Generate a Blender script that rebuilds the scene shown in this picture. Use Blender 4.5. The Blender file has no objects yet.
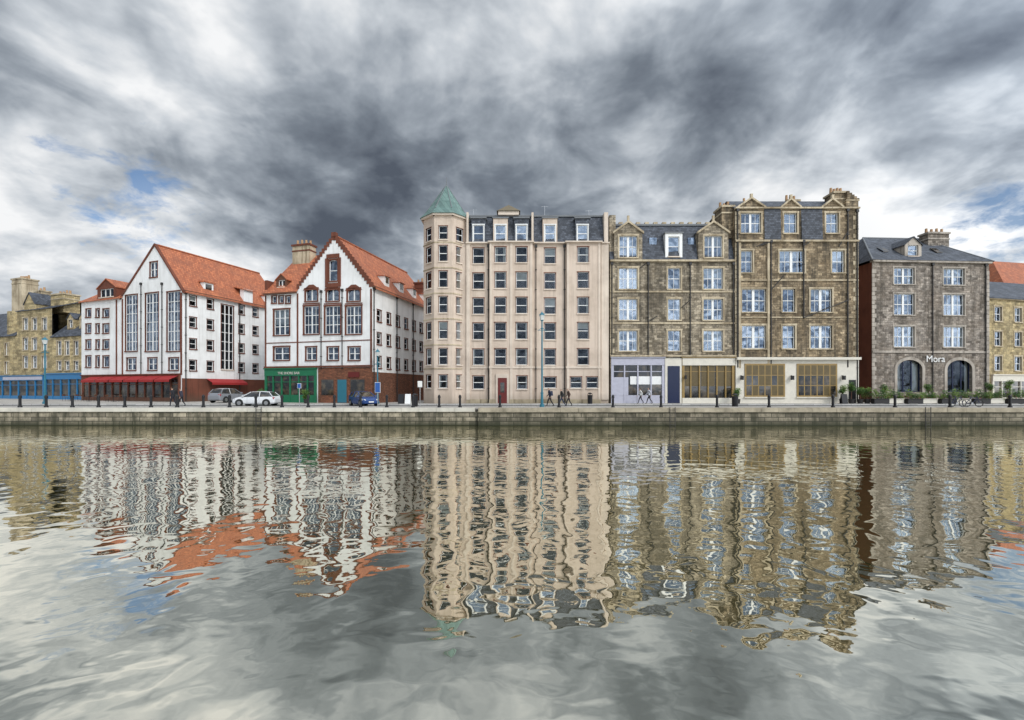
import bpy, math, random
from mathutils import Vector
R=random.Random(11)
F=440.0; CZ=3.2; HY=388.0; Q=1.5
sc=bpy.context.scene
COL=sc.collection
# ---------------------------------------------------------------- nodes
def node(nt,t,ins=None,**props):
    n=nt.nodes.new(t)
    for k,v in props.items(): setattr(n,k,v)
    for k,v in (ins or {}).items():
        s=n.inputs[k]
        if isinstance(v,bpy.types.NodeSocket): nt.links.new(v,s)
        else: s.default_value=v
    return n
def M(nt,op,a,b=0.0,c=0.0,clamp=False):
    n=node(nt,'ShaderNodeMath',{0:a,1:b,2:c},operation=op); n.use_clamp=clamp
    return n.outputs[0]
def c4(c): return (c[0],c[1],c[2],1.0)
def mixc(nt,f,a,b,blend='MIX'):
    n=nt.nodes.new('ShaderNodeMix'); n.data_type='RGBA'; n.blend_type=blend
    for i,v in ((0,f),(6,a),(7,b)):
        if isinstance(v,bpy.types.NodeSocket): nt.links.new(v,n.inputs[i])
        elif i==0: n.inputs[0].default_value=v
        else: n.inputs[i].default_value=c4(v)
    return n.outputs[2]
def newmat(name):
    m=bpy.data.materials.new(name); m.use_nodes=True
    nt=m.node_tree; nt.nodes.clear()
    out=nt.nodes.new('ShaderNodeOutputMaterial')
    return m,nt,out
def wallvec(nt,sx=1.0,sz=1.0):
    g=node(nt,'ShaderNodeNewGeometry')
    s=node(nt,'ShaderNodeSeparateXYZ',{0:g.outputs['Position']})
    a=M(nt,'ADD',s.outputs[0],s.outputs[1])
    a=M(nt,'MULTIPLY',a,sx); b=M(nt,'MULTIPLY',s.outputs[2],sz)
    return node(nt,'ShaderNodeCombineXYZ',{0:a,1:b,2:0.0}).outputs[0],g,s
def finish(nt,out,col,rough=0.8,bump=None,bd=0.02,bs=0.6,spec=0.3,metal=0.0):
    p=node(nt,'ShaderNodeBsdfPrincipled',{'Roughness':rough,'Specular IOR Level':spec,'Metallic':metal})
    if isinstance(col,bpy.types.NodeSocket): nt.links.new(col,p.inputs['Base Color'])
    else: p.inputs['Base Color'].default_value=c4(col)
    if bump is not None:
        b=node(nt,'ShaderNodeBump',{'Height':bump,'Distance':bd,'Strength':bs})
        nt.links.new(b.outputs[0],p.inputs['Normal'])
    nt.links.new(p.outputs[0],out.inputs[0])
def noise(nt,vec,scale,detail=4,rough=0.55,dist=0.0):
    return node(nt,'ShaderNodeTexNoise',{'Vector':vec,'Scale':scale,'Detail':detail,'Roughness':rough,'Distortion':dist}).outputs[0]
def ramp01(nt,v,a,b):
    return node(nt,'ShaderNodeMapRange',{0:v,1:a,2:b,3:0.0,4:1.0}).outputs[0]
def stone(name,cA,cB,mortar,bw=0.6,bh=0.28,dirt=0.6,ms=0.018,patch=(0.30,0.22,0.12),pf=0.5):
    m,nt,out=newmat(name)
    v,g,s=wallvec(nt)
    wob=noise(nt,v,2.5,2)
    vv=node(nt,'ShaderNodeVectorMath',{0:v,1:node(nt,'ShaderNodeCombineXYZ',{0:M(nt,'MULTIPLY',wob,0.12),1:M(nt,'MULTIPLY',wob,0.07)}).outputs[0]},operation='ADD').outputs[0]
    br=node(nt,'ShaderNodeTexBrick',{'Vector':vv,'Color1':c4(cA),'Color2':c4(cB),'Mortar':c4(mortar),'Scale':1.0,'Mortar Size':ms,'Mortar Smooth':0.3,'Brick Width':bw,'Row Height':bh,'Bias':-0.1})
    vo=node(nt,'ShaderNodeVectorMath',{0:vv,1:(bw*40,bh*36,0)},operation='ADD').outputs[0]
    br2=node(nt,'ShaderNodeTexBrick',{'Vector':vo,'Color1':(0.5,0.5,0.5,1),'Color2':(1.4,1.35,1.28,1),'Mortar':(0.9,0.9,0.9,1),'Scale':1.0,'Mortar Size':0.0,'Brick Width':bw,'Row Height':bh,'Bias':0.15})
    n1=noise(nt,g.outputs['Position'],0.55,4,0.6)
    f=ramp01(nt,n1,0.42,0.68)
    c=mixc(nt,0.75,br.outputs[0],br2.outputs[0],'MULTIPLY')
    c=mixc(nt,M(nt,'MULTIPLY',f,pf),c,patch)
    n2=noise(nt,g.outputs['Position'],7,4,0.75)
    c=mixc(nt,M(nt,'MULTIPLY',ramp01(nt,n2,0.36,0.68),0.65),c,(0.042,0.037,0.03),'MIX')
    sv,_,_=wallvec(nt,1.0,0.12)
    n3=noise(nt,sv,1.0,5,0.7)
    c=mixc(nt,M(nt,'MULTIPLY',ramp01(nt,n3,0.44,0.62),dirt),c,(0.05,0.044,0.036))
    h=M(nt,'ADD',M(nt,'MULTIPLY',br.outputs[1],-0.7),M(nt,'MULTIPLY',n2,0.6))
    finish(nt,out,c,0.9,h,0.035,0.85,0.15)
    return m
def plaster(name,c,dirtc,dirt=0.35,rough=0.9):
    m,nt,out=newmat(name)
    v,g,s=wallvec(nt)
    n1=noise(nt,g.outputs['Position'],0.5,4,0.6)
    cc=mixc(nt,M(nt,'MULTIPLY',ramp01(nt,n1,0.4,0.7),dirt),c,dirtc)
    sv,_,_=wallvec(nt,2.5,0.12)
    n3=noise(nt,sv,1.0,4,0.7)
    cc=mixc(nt,M(nt,'MULTIPLY',ramp01(nt,n3,0.5,0.72),dirt*1.2),cc,dirtc)
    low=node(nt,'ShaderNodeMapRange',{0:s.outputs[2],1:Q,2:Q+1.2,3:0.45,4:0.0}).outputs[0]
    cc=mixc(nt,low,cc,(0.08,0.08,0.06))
    n2=noise(nt,g.outputs['Position'],25,2,0.7)
    finish(nt,out,cc,rough,n2,0.01,0.5,0.2)
    return m
def paint(name,c,rough=0.5,var=0.25,spec=0.4,metal=0.0):
    m,nt,out=newmat(name)
    g=node(nt,'ShaderNodeNewGeometry')
    n1=noise(nt,g.outputs['Position'],3.0,3,0.65)
    cc=mixc(nt,M(nt,'MULTIPLY',ramp01(nt,n1,0.35,0.75),var),c,tuple(x*0.45 for x in c))
    finish(nt,out,cc,rough,None,0.004,0.3,spec,metal)
    return m
def roofm(name,cA,cB,mortar,bw,bh,bd=0.03,moss=None):
    m,nt,out=newmat(name)
    v,g,s=wallvec(nt)
    br=node(nt,'ShaderNodeTexBrick',{'Vector':v,'Color1':c4(cA),'Color2':c4(cB),'Mortar':c4(mortar),'Scale':1.0,'Mortar Size':0.012,'Mortar Smooth':0.2,'Brick Width':bw,'Row Height':bh})
    n1=noise(nt,g.outputs['Position'],0.8,5,0.7)
    c=mixc(nt,M(nt,'MULTIPLY',ramp01(nt,n1,0.42,0.66),0.65),br.outputs[0],moss or tuple(x*0.5 for x in cB))
    h=M(nt,'SUBTRACT',M(nt,'MULTIPLY',n1,0.4),br.outputs[1])
    finish(nt,out,c,0.65,h,bd,0.7,0.35)
    return m
def glassm(name,tint,fac,room=0.02):
    m,nt,out=newmat(name)
    g=node(nt,'ShaderNodeNewGeometry')
    n=noise(nt,g.outputs['Position'],0.9,1)
    b=node(nt,'ShaderNodeBump',{'Height':n,'Distance':0.09,'Strength':0.6})
    gl=node(nt,'ShaderNodeBsdfGlossy',{'Color':c4(tint),'Roughness':0.03,'Normal':b.outputs[0]})
    tr=node(nt,'ShaderNodeBsdfTransparent',{'Color':(0.8,0.85,0.87,1)})
    lw=node(nt,'ShaderNodeFresnel',{'IOR':1.45})
    f=M(nt,'ADD',lw.outputs[0],fac,clamp=True)
    mx=node(nt,'ShaderNodeMixShader',{0:f,1:tr.outputs[0],2:gl.outputs[0]})
    nt.links.new(mx.outputs[0],out.inputs[0]); return m
MT={}
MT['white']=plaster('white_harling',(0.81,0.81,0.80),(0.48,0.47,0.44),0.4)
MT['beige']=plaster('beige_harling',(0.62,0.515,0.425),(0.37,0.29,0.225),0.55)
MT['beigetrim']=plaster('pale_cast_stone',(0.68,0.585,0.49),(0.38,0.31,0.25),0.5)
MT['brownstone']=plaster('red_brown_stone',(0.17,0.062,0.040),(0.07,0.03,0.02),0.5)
MT['brick']=stone('red_brick',(0.34,0.13,0.07),(0.20,0.075,0.045),(0.2,0.15,0.12),0.24,0.085,0.3,0.008,(0.19,0.08,0.05),0.3)
MT['sand']=stone('sandstone_rubble',(0.55,0.44,0.295),(0.17,0.13,0.085),(0.26,0.21,0.15),0.50,0.25,0.78,0.02,(0.21,0.145,0.075),0.5)
MT['sand2']=stone('sandstone_squared',(0.57,0.50,0.39),(0.20,0.17,0.125),(0.28,0.245,0.19),0.52,0.26,0.68,0.02,(0.23,0.175,0.11),0.45)
MT['yellow']=stone('yellow_sandstone',(0.66,0.55,0.32),(0.44,0.35,0.19),(0.43,0.36,0.23),0.6,0.3,0.4,0.012,(0.40,0.31,0.18),0.3)
MT['grey']=stone('grey_sandstone',(0.50,0.45,0.40),(0.18,0.155,0.135),(0.28,0.25,0.22),0.52,0.26,0.6,0.02,(0.28,0.215,0.155),0.45)
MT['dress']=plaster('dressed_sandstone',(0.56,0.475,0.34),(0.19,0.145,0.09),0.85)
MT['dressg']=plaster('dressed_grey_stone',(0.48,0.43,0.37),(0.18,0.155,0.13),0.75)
MT['slate']=roofm('roof_slate',(0.12,0.135,0.165),(0.045,0.052,0.065),(0.02,0.02,0.025),0.3,0.2)
MT['tile']=roofm('red_pantile',(0.56,0.19,0.085),(0.35,0.105,0.05),(0.12,0.04,0.02),0.26,0.3,0.05,(0.25,0.095,0.055))
MT['copper']=roofm('verdigris_copper',(0.15,0.24,0.215),(0.10,0.17,0.155),(0.05,0.1,0.09),0.5,3.0)
MT['wframe']=paint('white_window_paint',(0.82,0.82,0.80),0.4,0.15)
MT['bframe']=paint('brown_window_paint',(0.13,0.055,0.03),0.5)
MT['gframe']=paint('green_shop_paint',(0.015,0.15,0.07),0.35)
MT['blueshop']=paint('blue_shop_paint',(0.02,0.17,0.38),0.35)
MT['redshop']=paint('red_awning_canvas',(0.32,0.02,0.02),0.7)
MT['lav']=paint('lavender_shop_paint',(0.46,0.46,0.54),0.5)
MT['cream']=paint('cream_shop_paint',(0.70,0.66,0.57),0.5)
MT['navy']=paint('navy_door_paint',(0.012,0.02,0.06),0.3)
MT['reddoor']=paint('red_door_paint',(0.13,0.018,0.015),0.35)
MT['olive']=paint('brass_brown_frame',(0.30,0.20,0.07),0.4)
MT['olive2']=paint('dark_brass_blind',(0.13,0.095,0.04),0.4,0.5)
MT['black']=paint('black_iron_paint',(0.010,0.010,0.012),0.4)
MT['pipe']=paint('cast_iron_pipe',(0.03,0.028,0.027),0.5)
MT['teal']=paint('teal_lamp_paint',(0.03,0.16,0.22),0.35)
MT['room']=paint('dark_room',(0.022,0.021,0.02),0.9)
MT['curtain']=paint('curtain_cloth',(0.55,0.53,0.48),0.9)
MT['glass']=glassm('window_glass',(0.55,0.65,0.8),0.02)
MT['glassb']=glassm('sky_window_glass',(0.66,0.80,1.0),0.23)
MT['lead']=paint('lead_flashing',(0.16,0.17,0.18),0.5)
MT['pot']=paint('chimney_pot_clay',(0.42,0.26,0.14),0.8)
MT['rubber']=paint('tyre_rubber',(0.02,0.02,0.02),0.8)
MT['steel']=paint('brushed_steel',(0.5,0.5,0.5),0.3,0.1,0.5,0.9)
MT['lampglass']=paint('lamp_glass',(0.6,0.62,0.6),0.15)
def shopglass():
    m,nt,out=newmat('shop_glass')
    g=node(nt,'ShaderNodeNewGeometry')
    n=noise(nt,g.outputs['Position'],1.3,3)
    c=mixc(nt,ramp01(nt,n,0.45,0.7),(0.012,0.013,0.015),(0.11,0.085,0.055))
    finish(nt,out,c,0.06,n,0.01,0.3,0.9)
    return m
MT['sglass']=shopglass()
# ---------------------------------------------------------------- builder
class Fr:
    def __init__(s,x,y,deg,z=Q):
        s.x=x;s.y=y;s.deg=deg;s.z=z
        s.c=math.cos(math.radians(deg)); s.s=math.sin(math.radians(deg))
    def p(s,u,v,z): return Vector((s.x+u*s.c+v*s.s, s.y+u*s.s-v*s.c, s.z+z))
    def off(s,v,u=0.0):
        q=s.p(u,v,0); return Fr(q.x,q.y,s.deg,s.z)
    def turn(s,u,v,d):
        q=s.p(u,v,0); return Fr(q.x,q.y,s.deg+d,s.z)
    def up(s,px,py):
        dx=(px-512)/F
        u=(s.y*dx-s.x)/(s.c-s.s*dx); t=s.y+u*s.s
        return u, CZ+(HY-py)/F*t-s.z
    def U(s,px): return s.up(px,HY)[0]
    def Z(s,px,py): return s.up(px,py)[1]
class B:
    def __init__(s,name,org):
        s.name=name; s.o=Vector(org); s.parts={}
    def g(s,part,mat):
        k=(part,mat)
        if k not in s.parts: s.parts[k]=([],[])
        return s.parts[k]
    def poly(s,part,mat,pts):
        V,Fc=s.g(part,mat); n=len(V)
        V.extend([tuple(Vector(p)-s.o) for p in pts]); Fc.append(tuple(range(n,n+len(pts))))
    def hexa(s,part,mat,a,b):
        V,Fc=s.g(part,mat); n=len(V)
        V.extend([tuple(Vector(p)-s.o) for p in list(a)+list(b)]); k=len(a)
        Fc.append(tuple(range(n+k-1,n-1,-1))); Fc.append(tuple(range(n+k,n+2*k)))
        for i in range(k):
            j=(i+1)%k; Fc.append((n+i,n+j,n+k+j,n+k+i))
    def box(s,part,mat,fr,u0,u1,v0,v1,z0,z1):
        a=[fr.p(u0,v0,z0),fr.p(u1,v0,z0),fr.p(u1,v1,z0),fr.p(u0,v1,z0)]
        b=[fr.p(u0,v0,z1),fr.p(u1,v0,z1),fr.p(u1,v1,z1),fr.p(u0,v1,z1)]
        s.hexa(part,mat,a,b)
    def beam(s,part,mat,fr,a,b,v0,v1,w):
        A=[fr.p(a[0],v0,a[1]-w),fr.p(b[0],v0,b[1]-w),fr.p(b[0],v0,b[1]),fr.p(a[0],v0,a[1])]
        C=[fr.p(a[0],v1,a[1]-w),fr.p(b[0],v1,b[1]-w),fr.p(b[0],v1,b[1]),fr.p(a[0],v1,a[1])]
        s.hexa(part,mat,A,C)
    def cyl(s,part,mat,c,z0,z1,r0,r1=None,n=10):
        r1=r0 if r1 is None else r1
        A=[(c[0]+r0*math.cos(2*math.pi*i/n),c[1]+r0*math.sin(2*math.pi*i/n),z0) for i in range(n)]
        C=[(c[0]+r1*math.cos(2*math.pi*i/n),c[1]+r1*math.sin(2*math.pi*i/n),z1) for i in range(n)]
        s.hexa(part,mat,A,C)
    def tube(s,part,mat,p0,p1,r0,r1=None,n=8):
        r1=r0 if r1 is None else r1
        p0=Vector(p0);p1=Vector(p1); d=(p1-p0).normalized()
        x=d.orthogonal().normalized(); y=d.cross(x)
        A=[p0+(x*math.cos(2*math.pi*i/n)+y*math.sin(2*math.pi*i/n))*r0 for i in range(n)]
        C=[p1+(x*math.cos(2*math.pi*i/n)+y*math.sin(2*math.pi*i/n))*r1 for i in range(n)]
        s.hexa(part,mat,A,C)
    def slab(s,part,mat,pts,t=0.12):
        a=[Vector(p)-Vector((0,0,t)) for p in pts]
        s.hexa(part,mat,a,pts)
    def done(s):
        e=bpy.data.objects.new(s.name,None); e.location=s.o; e.empty_display_size=1.0
        COL.objects.link(e)
        for (pn,mn),(V,Fc) in s.parts.items():
            me=bpy.data.meshes.new(pn); me.from_pydata(V,[],Fc); me.update()
            me.materials.append(MT[mn] if isinstance(mn,str) else mn)
            ob=bpy.data.objects.new(pn,me); COL.objects.link(ob); ob.parent=e
        return e
def clip(poly,edges):
    for (p,q) in edges:
        res=[]
        def sd(t): return (q[0]-p[0])*(t[1]-p[1])-(q[1]-p[1])*(t[0]-p[0])
        for i in range(len(poly)):
            a=poly[i];b=poly[(i+1)%len(poly)]
            sa=sd(a);sb=sd(b)
            if sa<=1e-9: res.append(a)
            if (sa<-1e-9 and sb>1e-9) or (sa>1e-9 and sb<-1e-9):
                t=sa/(sa-sb); res.append((a[0]+(b[0]-a[0])*t,a[1]+(b[1]-a[1])*t))
        poly=res
        if len(poly)<3: return []
    return poly
def wall(b,fr,u0,u1,z0,z1,wins,mat,edges=None,part='walls'):
    us=sorted(set([u0,u1]+[round(x,4) for w in wins for x in (w['u0'],w['u1'])]))
    zs=sorted(set([z0,z1]+[round(x,4) for w in wins for x in (w['z0'],w['z1'])]))
    us=[u for u in us if u0<=u<=u1]; zs=[z for z in zs if z0<=z<=z1]
    for i in range(len(us)-1):
        for j in range(len(zs)-1):
            a,c=us[i],us[i+1]; d,e=zs[j],zs[j+1]
            if c-a<1e-4 or e-d<1e-4: continue
            mu,mz=(a+c)/2,(d+e)/2
            if any(w['u0']<mu<w['u1'] and w['z0']<mz<w['z1'] for w in wins): continue
            pl=[(a,d),(c,d),(c,e),(a,e)]
            if edges: pl=clip(pl,edges)
            if pl: b.poly(part,mat,[fr.p(x,0,y) for x,y in pl])
    for w in wins: window(b,fr,w,mat)
def window(b,fr,w,wmat):
    u0,u1,z0,z1=w['u0'],w['u1'],w['z0'],w['z1']
    d=w.get('d',0.2); fm=w.get('frame','wframe'); gm=w.get('glass','glass')
    rv=w.get('surround') or wmat
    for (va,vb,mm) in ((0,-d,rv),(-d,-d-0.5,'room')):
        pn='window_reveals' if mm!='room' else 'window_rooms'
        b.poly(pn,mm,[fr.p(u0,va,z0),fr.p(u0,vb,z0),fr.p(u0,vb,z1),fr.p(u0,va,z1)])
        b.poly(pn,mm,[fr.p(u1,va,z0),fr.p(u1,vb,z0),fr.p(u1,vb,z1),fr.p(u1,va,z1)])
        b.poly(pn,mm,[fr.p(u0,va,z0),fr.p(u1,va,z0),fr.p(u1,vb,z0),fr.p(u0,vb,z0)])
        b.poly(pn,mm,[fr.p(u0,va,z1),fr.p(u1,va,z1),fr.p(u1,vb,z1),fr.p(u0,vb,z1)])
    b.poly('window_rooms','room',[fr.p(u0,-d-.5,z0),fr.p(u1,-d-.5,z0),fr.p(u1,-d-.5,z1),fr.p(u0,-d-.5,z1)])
    zm=(z0+z1)/2
    for (za,zb,vo) in ((z0,zm,-.006),(zm,z1,.006)):
        ti=R.uniform(-.02,.02); tj=R.uniform(-.02,.02)
        b.poly('window_glass',gm,[fr.p(u0,-d+vo+ti,za),fr.p(u1,-d+vo-ti,za),fr.p(u1,-d+vo-ti+tj,zb),fr.p(u0,-d+vo+ti+tj,zb)])
    fw=w.get('fw',0.075)
    va,vb=-d-0.03,-d+0.05
    b.box('window_frames',fm,fr,u0,u0+fw,va,vb,z0,z1); b.box('window_frames',fm,fr,u1-fw,u1,va,vb,z0,z1)
    b.box('window_frames',fm,fr,u0+fw,u1-fw,va,vb,z0,z0+fw); b.box('window_frames',fm,fr,u0+fw,u1-fw,va,vb,z1-fw,z1)
    nx=w.get('nx',1); nz=w.get('nz',2); mw=w.get('mull',0.06)
    for i in range(1,nx):
        uc=u0+(u1-u0)*i/nx; b.box('window_frames',fm,fr,uc-mw,uc+mw,va-.004,vb+.006,z0+fw,z1-fw)
    for i in range(1,nz):
        zc=z0+(z1-z0)*i/nz; b.box('window_frames',fm,fr,u0+fw,u1-fw,va-.002,vb-.004,zc-0.035,zc+0.035)
    bx=w.get('bars',0)
    if bx:
        n=nx*bx
        for i in range(1,n):
            if i%bx==0: continue
            uc=u0+(u1-u0)*i/n; b.box('window_frames',fm,fr,uc-.018,uc+.018,va,vb-.02,z0+fw,z1-fw)
    r=R.random(); vc=-d-0.09
    cp=w.get('cur',0.5)
    if r<cp*0.5:
        hh=(z1-z0)*R.uniform(0.25,0.6)
        b.poly('blinds','curtain',[fr.p(u0,vc,z1-hh),fr.p(u1,vc,z1-hh),fr.p(u1,vc,z1),fr.p(u0,vc,z1)])
    elif r<cp:
        ww=(u1-u0)*R.uniform(0.12,0.26)
        for (a,c) in ((u0,u0+ww),(u1-ww,u1)):
            b.poly('curtains','curtain',[fr.p(a,vc,z0),fr.p(c,vc-.05,z0),fr.p(c,vc-.05,z1),fr.p(a,vc,z1)])
    sm=w.get('surround'); sw=w.get('sw',0.16); pr=w.get('proud',0.035)
    if sm:
        b.box('window_surrounds',sm,fr,u0-sw,u0,0.002-0.1,pr,z0,z1); b.box('window_surrounds',sm,fr,u1,u1+sw,0.002-.1,pr,z0,z1)
        b.box('window_surrounds',sm,fr,u0-sw-.04,u1+sw+.04,-.1,pr+.01,z1,z1+sw*1.2)
    if w.get('sill',True):
        b.box('window_sills',w.get('sillm',sm or 'beigetrim'),fr,u0-sw*0.6-.04,u1+sw*0.6+.04,-.15,0.11,z0-0.13,z0)
    if w.get('arch'):
        r=w['arch']; uc=(u0+u1)/2; hw=(u1-u0)/2
        for sg in (-1,1):
            pts=[(uc+sg*hw,z1),(uc+sg*hw,z1-r)]
            for k in range(1,9):
                a=math.pi/2*k/8; pts.append((uc+sg*hw*math.cos(a),z1-r+r*math.sin(a)))
            b.poly('window_arches',w.get('archm',rv),[fr.p(x,-0.004,y) for x,y in pts])
def wpx(fr,x0,x1,yt,yb,**k):
    cx=(x0+x1)/2
    d=dict(u0=fr.U(x0),u1=fr.U(x1),z0=fr.Z(cx,yb),z1=fr.Z(cx,yt)); d.update(k); return d
def grid(fr,cols,rows,ref,**k):
    out=[]
    for (x0,x1,*kk) in cols:
        for (yt,yb) in rows:
            d=dict(u0=fr.U(x0),u1=fr.U(x1),z0=fr.Z(ref,yb),z1=fr.Z(ref,yt)); d.update(k)
            if kk: d.update(kk[0])
            out.append(d)
    return out
def shell(b,fr,u0,u1,z1,dep,mat,left=True,right=True):
    if left: b.poly('walls',mat,[fr.p(u0,0,0),fr.p(u0,-dep,0),fr.p(u0,-dep,z1),fr.p(u0,0,z1)])
    if right: b.poly('walls',mat,[fr.p(u1,0,0),fr.p(u1,-dep,0),fr.p(u1,-dep,z1),fr.p(u1,0,z1)])
    b.poly('walls',mat,[fr.p(u0,-dep,0),fr.p(u1,-dep,0),fr.p(u1,-dep,z1),fr.p(u0,-dep,z1)])
def pipe(b,fr,u,z0,z1,v=0.1,r=0.06,m='pipe'):
    q=fr.p(u,v,0); b.cyl('drainpipes',m,(q.x,q.y),fr.z+z0,fr.z+z1,r,n=8)
    b.box('drainpipes',m,fr,u-.14,u+.14,v-.1,v+.1,z1,z1+.28)
    z=z0+1.5
    while z<z1:
        b.box('drainpipes',m,fr,u-.1,u+.1,v-.1,v+.075,z,z+.07); z+=2.2
def chimney(b,fr,u0,u1,v0,v1,z0,z1,mat,npots=3,cap='dress'):
    b.box('chimneys',mat,fr,u0,u1,v0,v1,z0,z1)
    b.box('chimneys',cap,fr,u0-.12,u1+.12,v0-.12,v1+.12,z1,z1+.22)
    b.box('chimneys',cap,fr,u0-.06,u1+.06,v0-.06,v1+.06,z1-.7,z1-.55)
    for i in range(npots):
        u=u0+(u1-u0)*(i+.5)/npots; q=fr.p(u,(v0+v1)/2,0)
        b.cyl('chimney_pots','pot',(q.x,q.y),fr.z+z1+.22,fr.z+z1+R.uniform(.7,1.0),.16,.13,8)
def dormer(b,fr,uc,w,z0,z1,vf,vb,wmat,win=None,roof='gable',rm='slate',rise=0.8):
    f=fr.off(vf); u0,u1=uc-w/2,uc+w/2
    wins=[]
    if win:
        ww,zb,zt,kw=win; d=dict(u0=uc-ww/2,u1=uc+ww/2,z0=zb,z1=zt,cur=.3); d.update(kw); wins=[d]
    wall(b,f,u0,u1,z0,z1,wins,wmat,part='dormers')
    for u in (u0,u1): b.poly('dormers',wmat,[f.p(u,0,z0),f.p(u,-vb,z0),f.p(u,-vb,z1),f.p(u,0,z1)])
    if roof=='gable':
        b.poly('dormers',wmat,[f.p(u0,0,z1),f.p(u1,0,z1),f.p(uc,0,z1+rise)])
        o=.12; 
        b.slab('dormer_roofs',rm,[f.p(u0-o,.12,z1-.08),f.p(uc,.12,z1+rise+.08),f.p(uc,-vb,z1+rise+.08),f.p(u0-o,-vb,z1-.08)],.1)
        b.slab('dormer_roofs',rm,[f.p(uc,.125,z1+rise+.083),f.p(u1+o,.125,z1-.08),f.p(u1+o,-vb,z1-.08),f.p(uc,-vb,z1+rise+.083)],.1)
    else:
        b.box('dormer_roofs','lead',f,u0-.1,u1+.1,-vb,.12,z1,z1+.14)
def shop(b,fr,u0,u1,z1,mat,n,glass='sglass',fh=0.75,riser=0.5,gm=None,part='shopfront',door=None):
    b.box(part,mat,fr,u0,u1,.0,.22,z1-fh,z1); b.box(part,mat,fr,u0-.08,u1+.08,.0,.34,z1,z1+.12)
    b.box(part+'_glass',glass,fr,u0,u1,-.02,.05,.02,z1-fh)
    b.box(part,mat,fr,u0,u1,.0,.13,0,riser)
    for i in range(n+1):
        u=u0+(u1-u0)*i/n; ww=.14 if i in (0,n) else .07
        uu=min(max(u,u0+ww),u1-ww)
        b.box(part,mat,fr,uu-ww,uu+ww,.001,.18,0,z1-fh)
    b.box(part,mat,fr,u0,u1,.001,.11,z1-fh-.75,z1-fh-.67)
def awning(b,fr,u0,u1,z,out=1.3,drop=.55,mat='redshop'):
    b.slab('awning',mat,[fr.p(u0,.05,z),fr.p(u1,.05,z),fr.p(u1,out,z-drop),fr.p(u0,out,z-drop)],.03)
    b.box('awning',mat,fr,u0,u1,out-.02,out+.01,z-drop-.28,z-drop-.03)
# ============================================================ BUILDING D (beige flats with turret)
fD=Fr(0,49,0)
Xd=lambda px:fD.U(px)
Zd=lambda py:fD.Z(512,py)
b=B('beige_apartment_block',(0,49,Q))
cols=[(473,484),(495,506),(516,527),(544.5,555.5),(577,588)]
rowsD=[(248,263.5),(273,289),(298,314),(323,339.5),(349,365)]
kw=dict(d=.16,frame='wframe',surround='brownstone',sw=.06,proud=.02,nz=2,sillm='beigetrim',cur=.35,glass='glass',fw=.055)
w=grid(fD,cols,rowsD,512,**kw)
w+=[wpx(fD,473,484,376,389,**kw),wpx(fD,517,527,376,389,**kw),wpx(fD,544,556,377,388,**kw),wpx(fD,570,581,377,388,**kw),wpx(fD,586,597,377,388,**kw)]
zc=Zd(244)
BAY=.42
for (a,c,v) in ((466,489.5,0),(489.5,532.5,BAY),(532.5,566,0),(566,600,BAY),(600,608.5,0)):
    ws=[q for q in w if Xd(a)<(q['u0']+q['u1'])/2<Xd(c)]
    wall(b,fD.off(v),Xd(a),Xd(c),0,zc,ws,'beige')
    if v:
        for u in (Xd(a),Xd(c)): b.poly('walls','beige',[fD.p(u,0,0),fD.p(u,v,0),fD.p(u,v,zc),fD.p(u,0,zc)])
        b.box('string_course','beigetrim',fD,Xd(a)-.05,Xd(c)+.05,v-.05,v+.1,Zd(368.5),Zd(368.5)+.22)
        b.box('cornice','beigetrim',fD,Xd(a)-.15,Xd(c)+.15,.33,v+.28,zc+.002,zc+.142)
    else: b.box('string_course','beigetrim',fD,Xd(a)+.05,Xd(c)-.05,-.05,.1,Zd(368.5),Zd(368.5)+.22)
shell(b,fD,Xd(450),Xd(608.5),zc,13,'beige',left=True)
b.poly('walls','beige',[fD.p(Xd(450),0,0),fD.p(Xd(466),0,0),fD.p(Xd(466),0,zc),fD.p(Xd(450),0,zc)])
for px0,px1,v in ((466.5,470,.16),(490,492,BAY+.07),(510,512.5,BAY+.07),(530,532,BAY+.07),(566.5,568.5,BAY+.07),(597.5,599.5,BAY+.07),(601,608.4,.16)):
    b.box('pilasters','beigetrim',fD,Xd(px0),Xd(px1),v-.2,v,0.4,zc-.01)
b.box('base_course','dress',fD,Xd(466.2),Xd(489),-.05,.09,0,.45); b.box('base_course','dress',fD,Xd(533),Xd(565.5),-.05,.09,0,.45)
b.box('base_course','dress',fD,Xd(489.3),Xd(532.7),BAY-.05,BAY+.09,0,.45); b.box('base_course','dress',fD,Xd(565.8),Xd(600.2),BAY-.05,BAY+.09,0,.45)
b.box('cornice','beigetrim',fD,Xd(466),Xd(609),-.3,.32,zc,zc+.14)
zt=Zd(214.5)
m0,m1=Xd(467),Xd(608)
b.slab('mansard_roof','slate',[fD.p(m0,.0,zc+.18),fD.p(m1,.0,zc+.18),fD.p(m1,-.75,zt),fD.p(m0,-.75,zt)],.1)
b.poly('mansard_roof','slate',[fD.p(m1,0,zc),fD.p(m1,-.75,zt),fD.p(m1,-12,zt),fD.p(m1,-13,zc)])
b.poly('mansard_roof','slate',[fD.p(m0,0,zc),fD.p(m0,-.75,zt),fD.p(m0,-12,zt),fD.p(m0,-13,zc)])
b.poly('mansard_roof','slate',[fD.p(m0,-13,zc),fD.p(m1,-13,zc),fD.p(m1,-12,zt),fD.p(m0,-12,zt)])
b.box('flat_roof','lead',fD,m0-.05,m1+.1,-12.2,-.6,zt,zt+.18)
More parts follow.
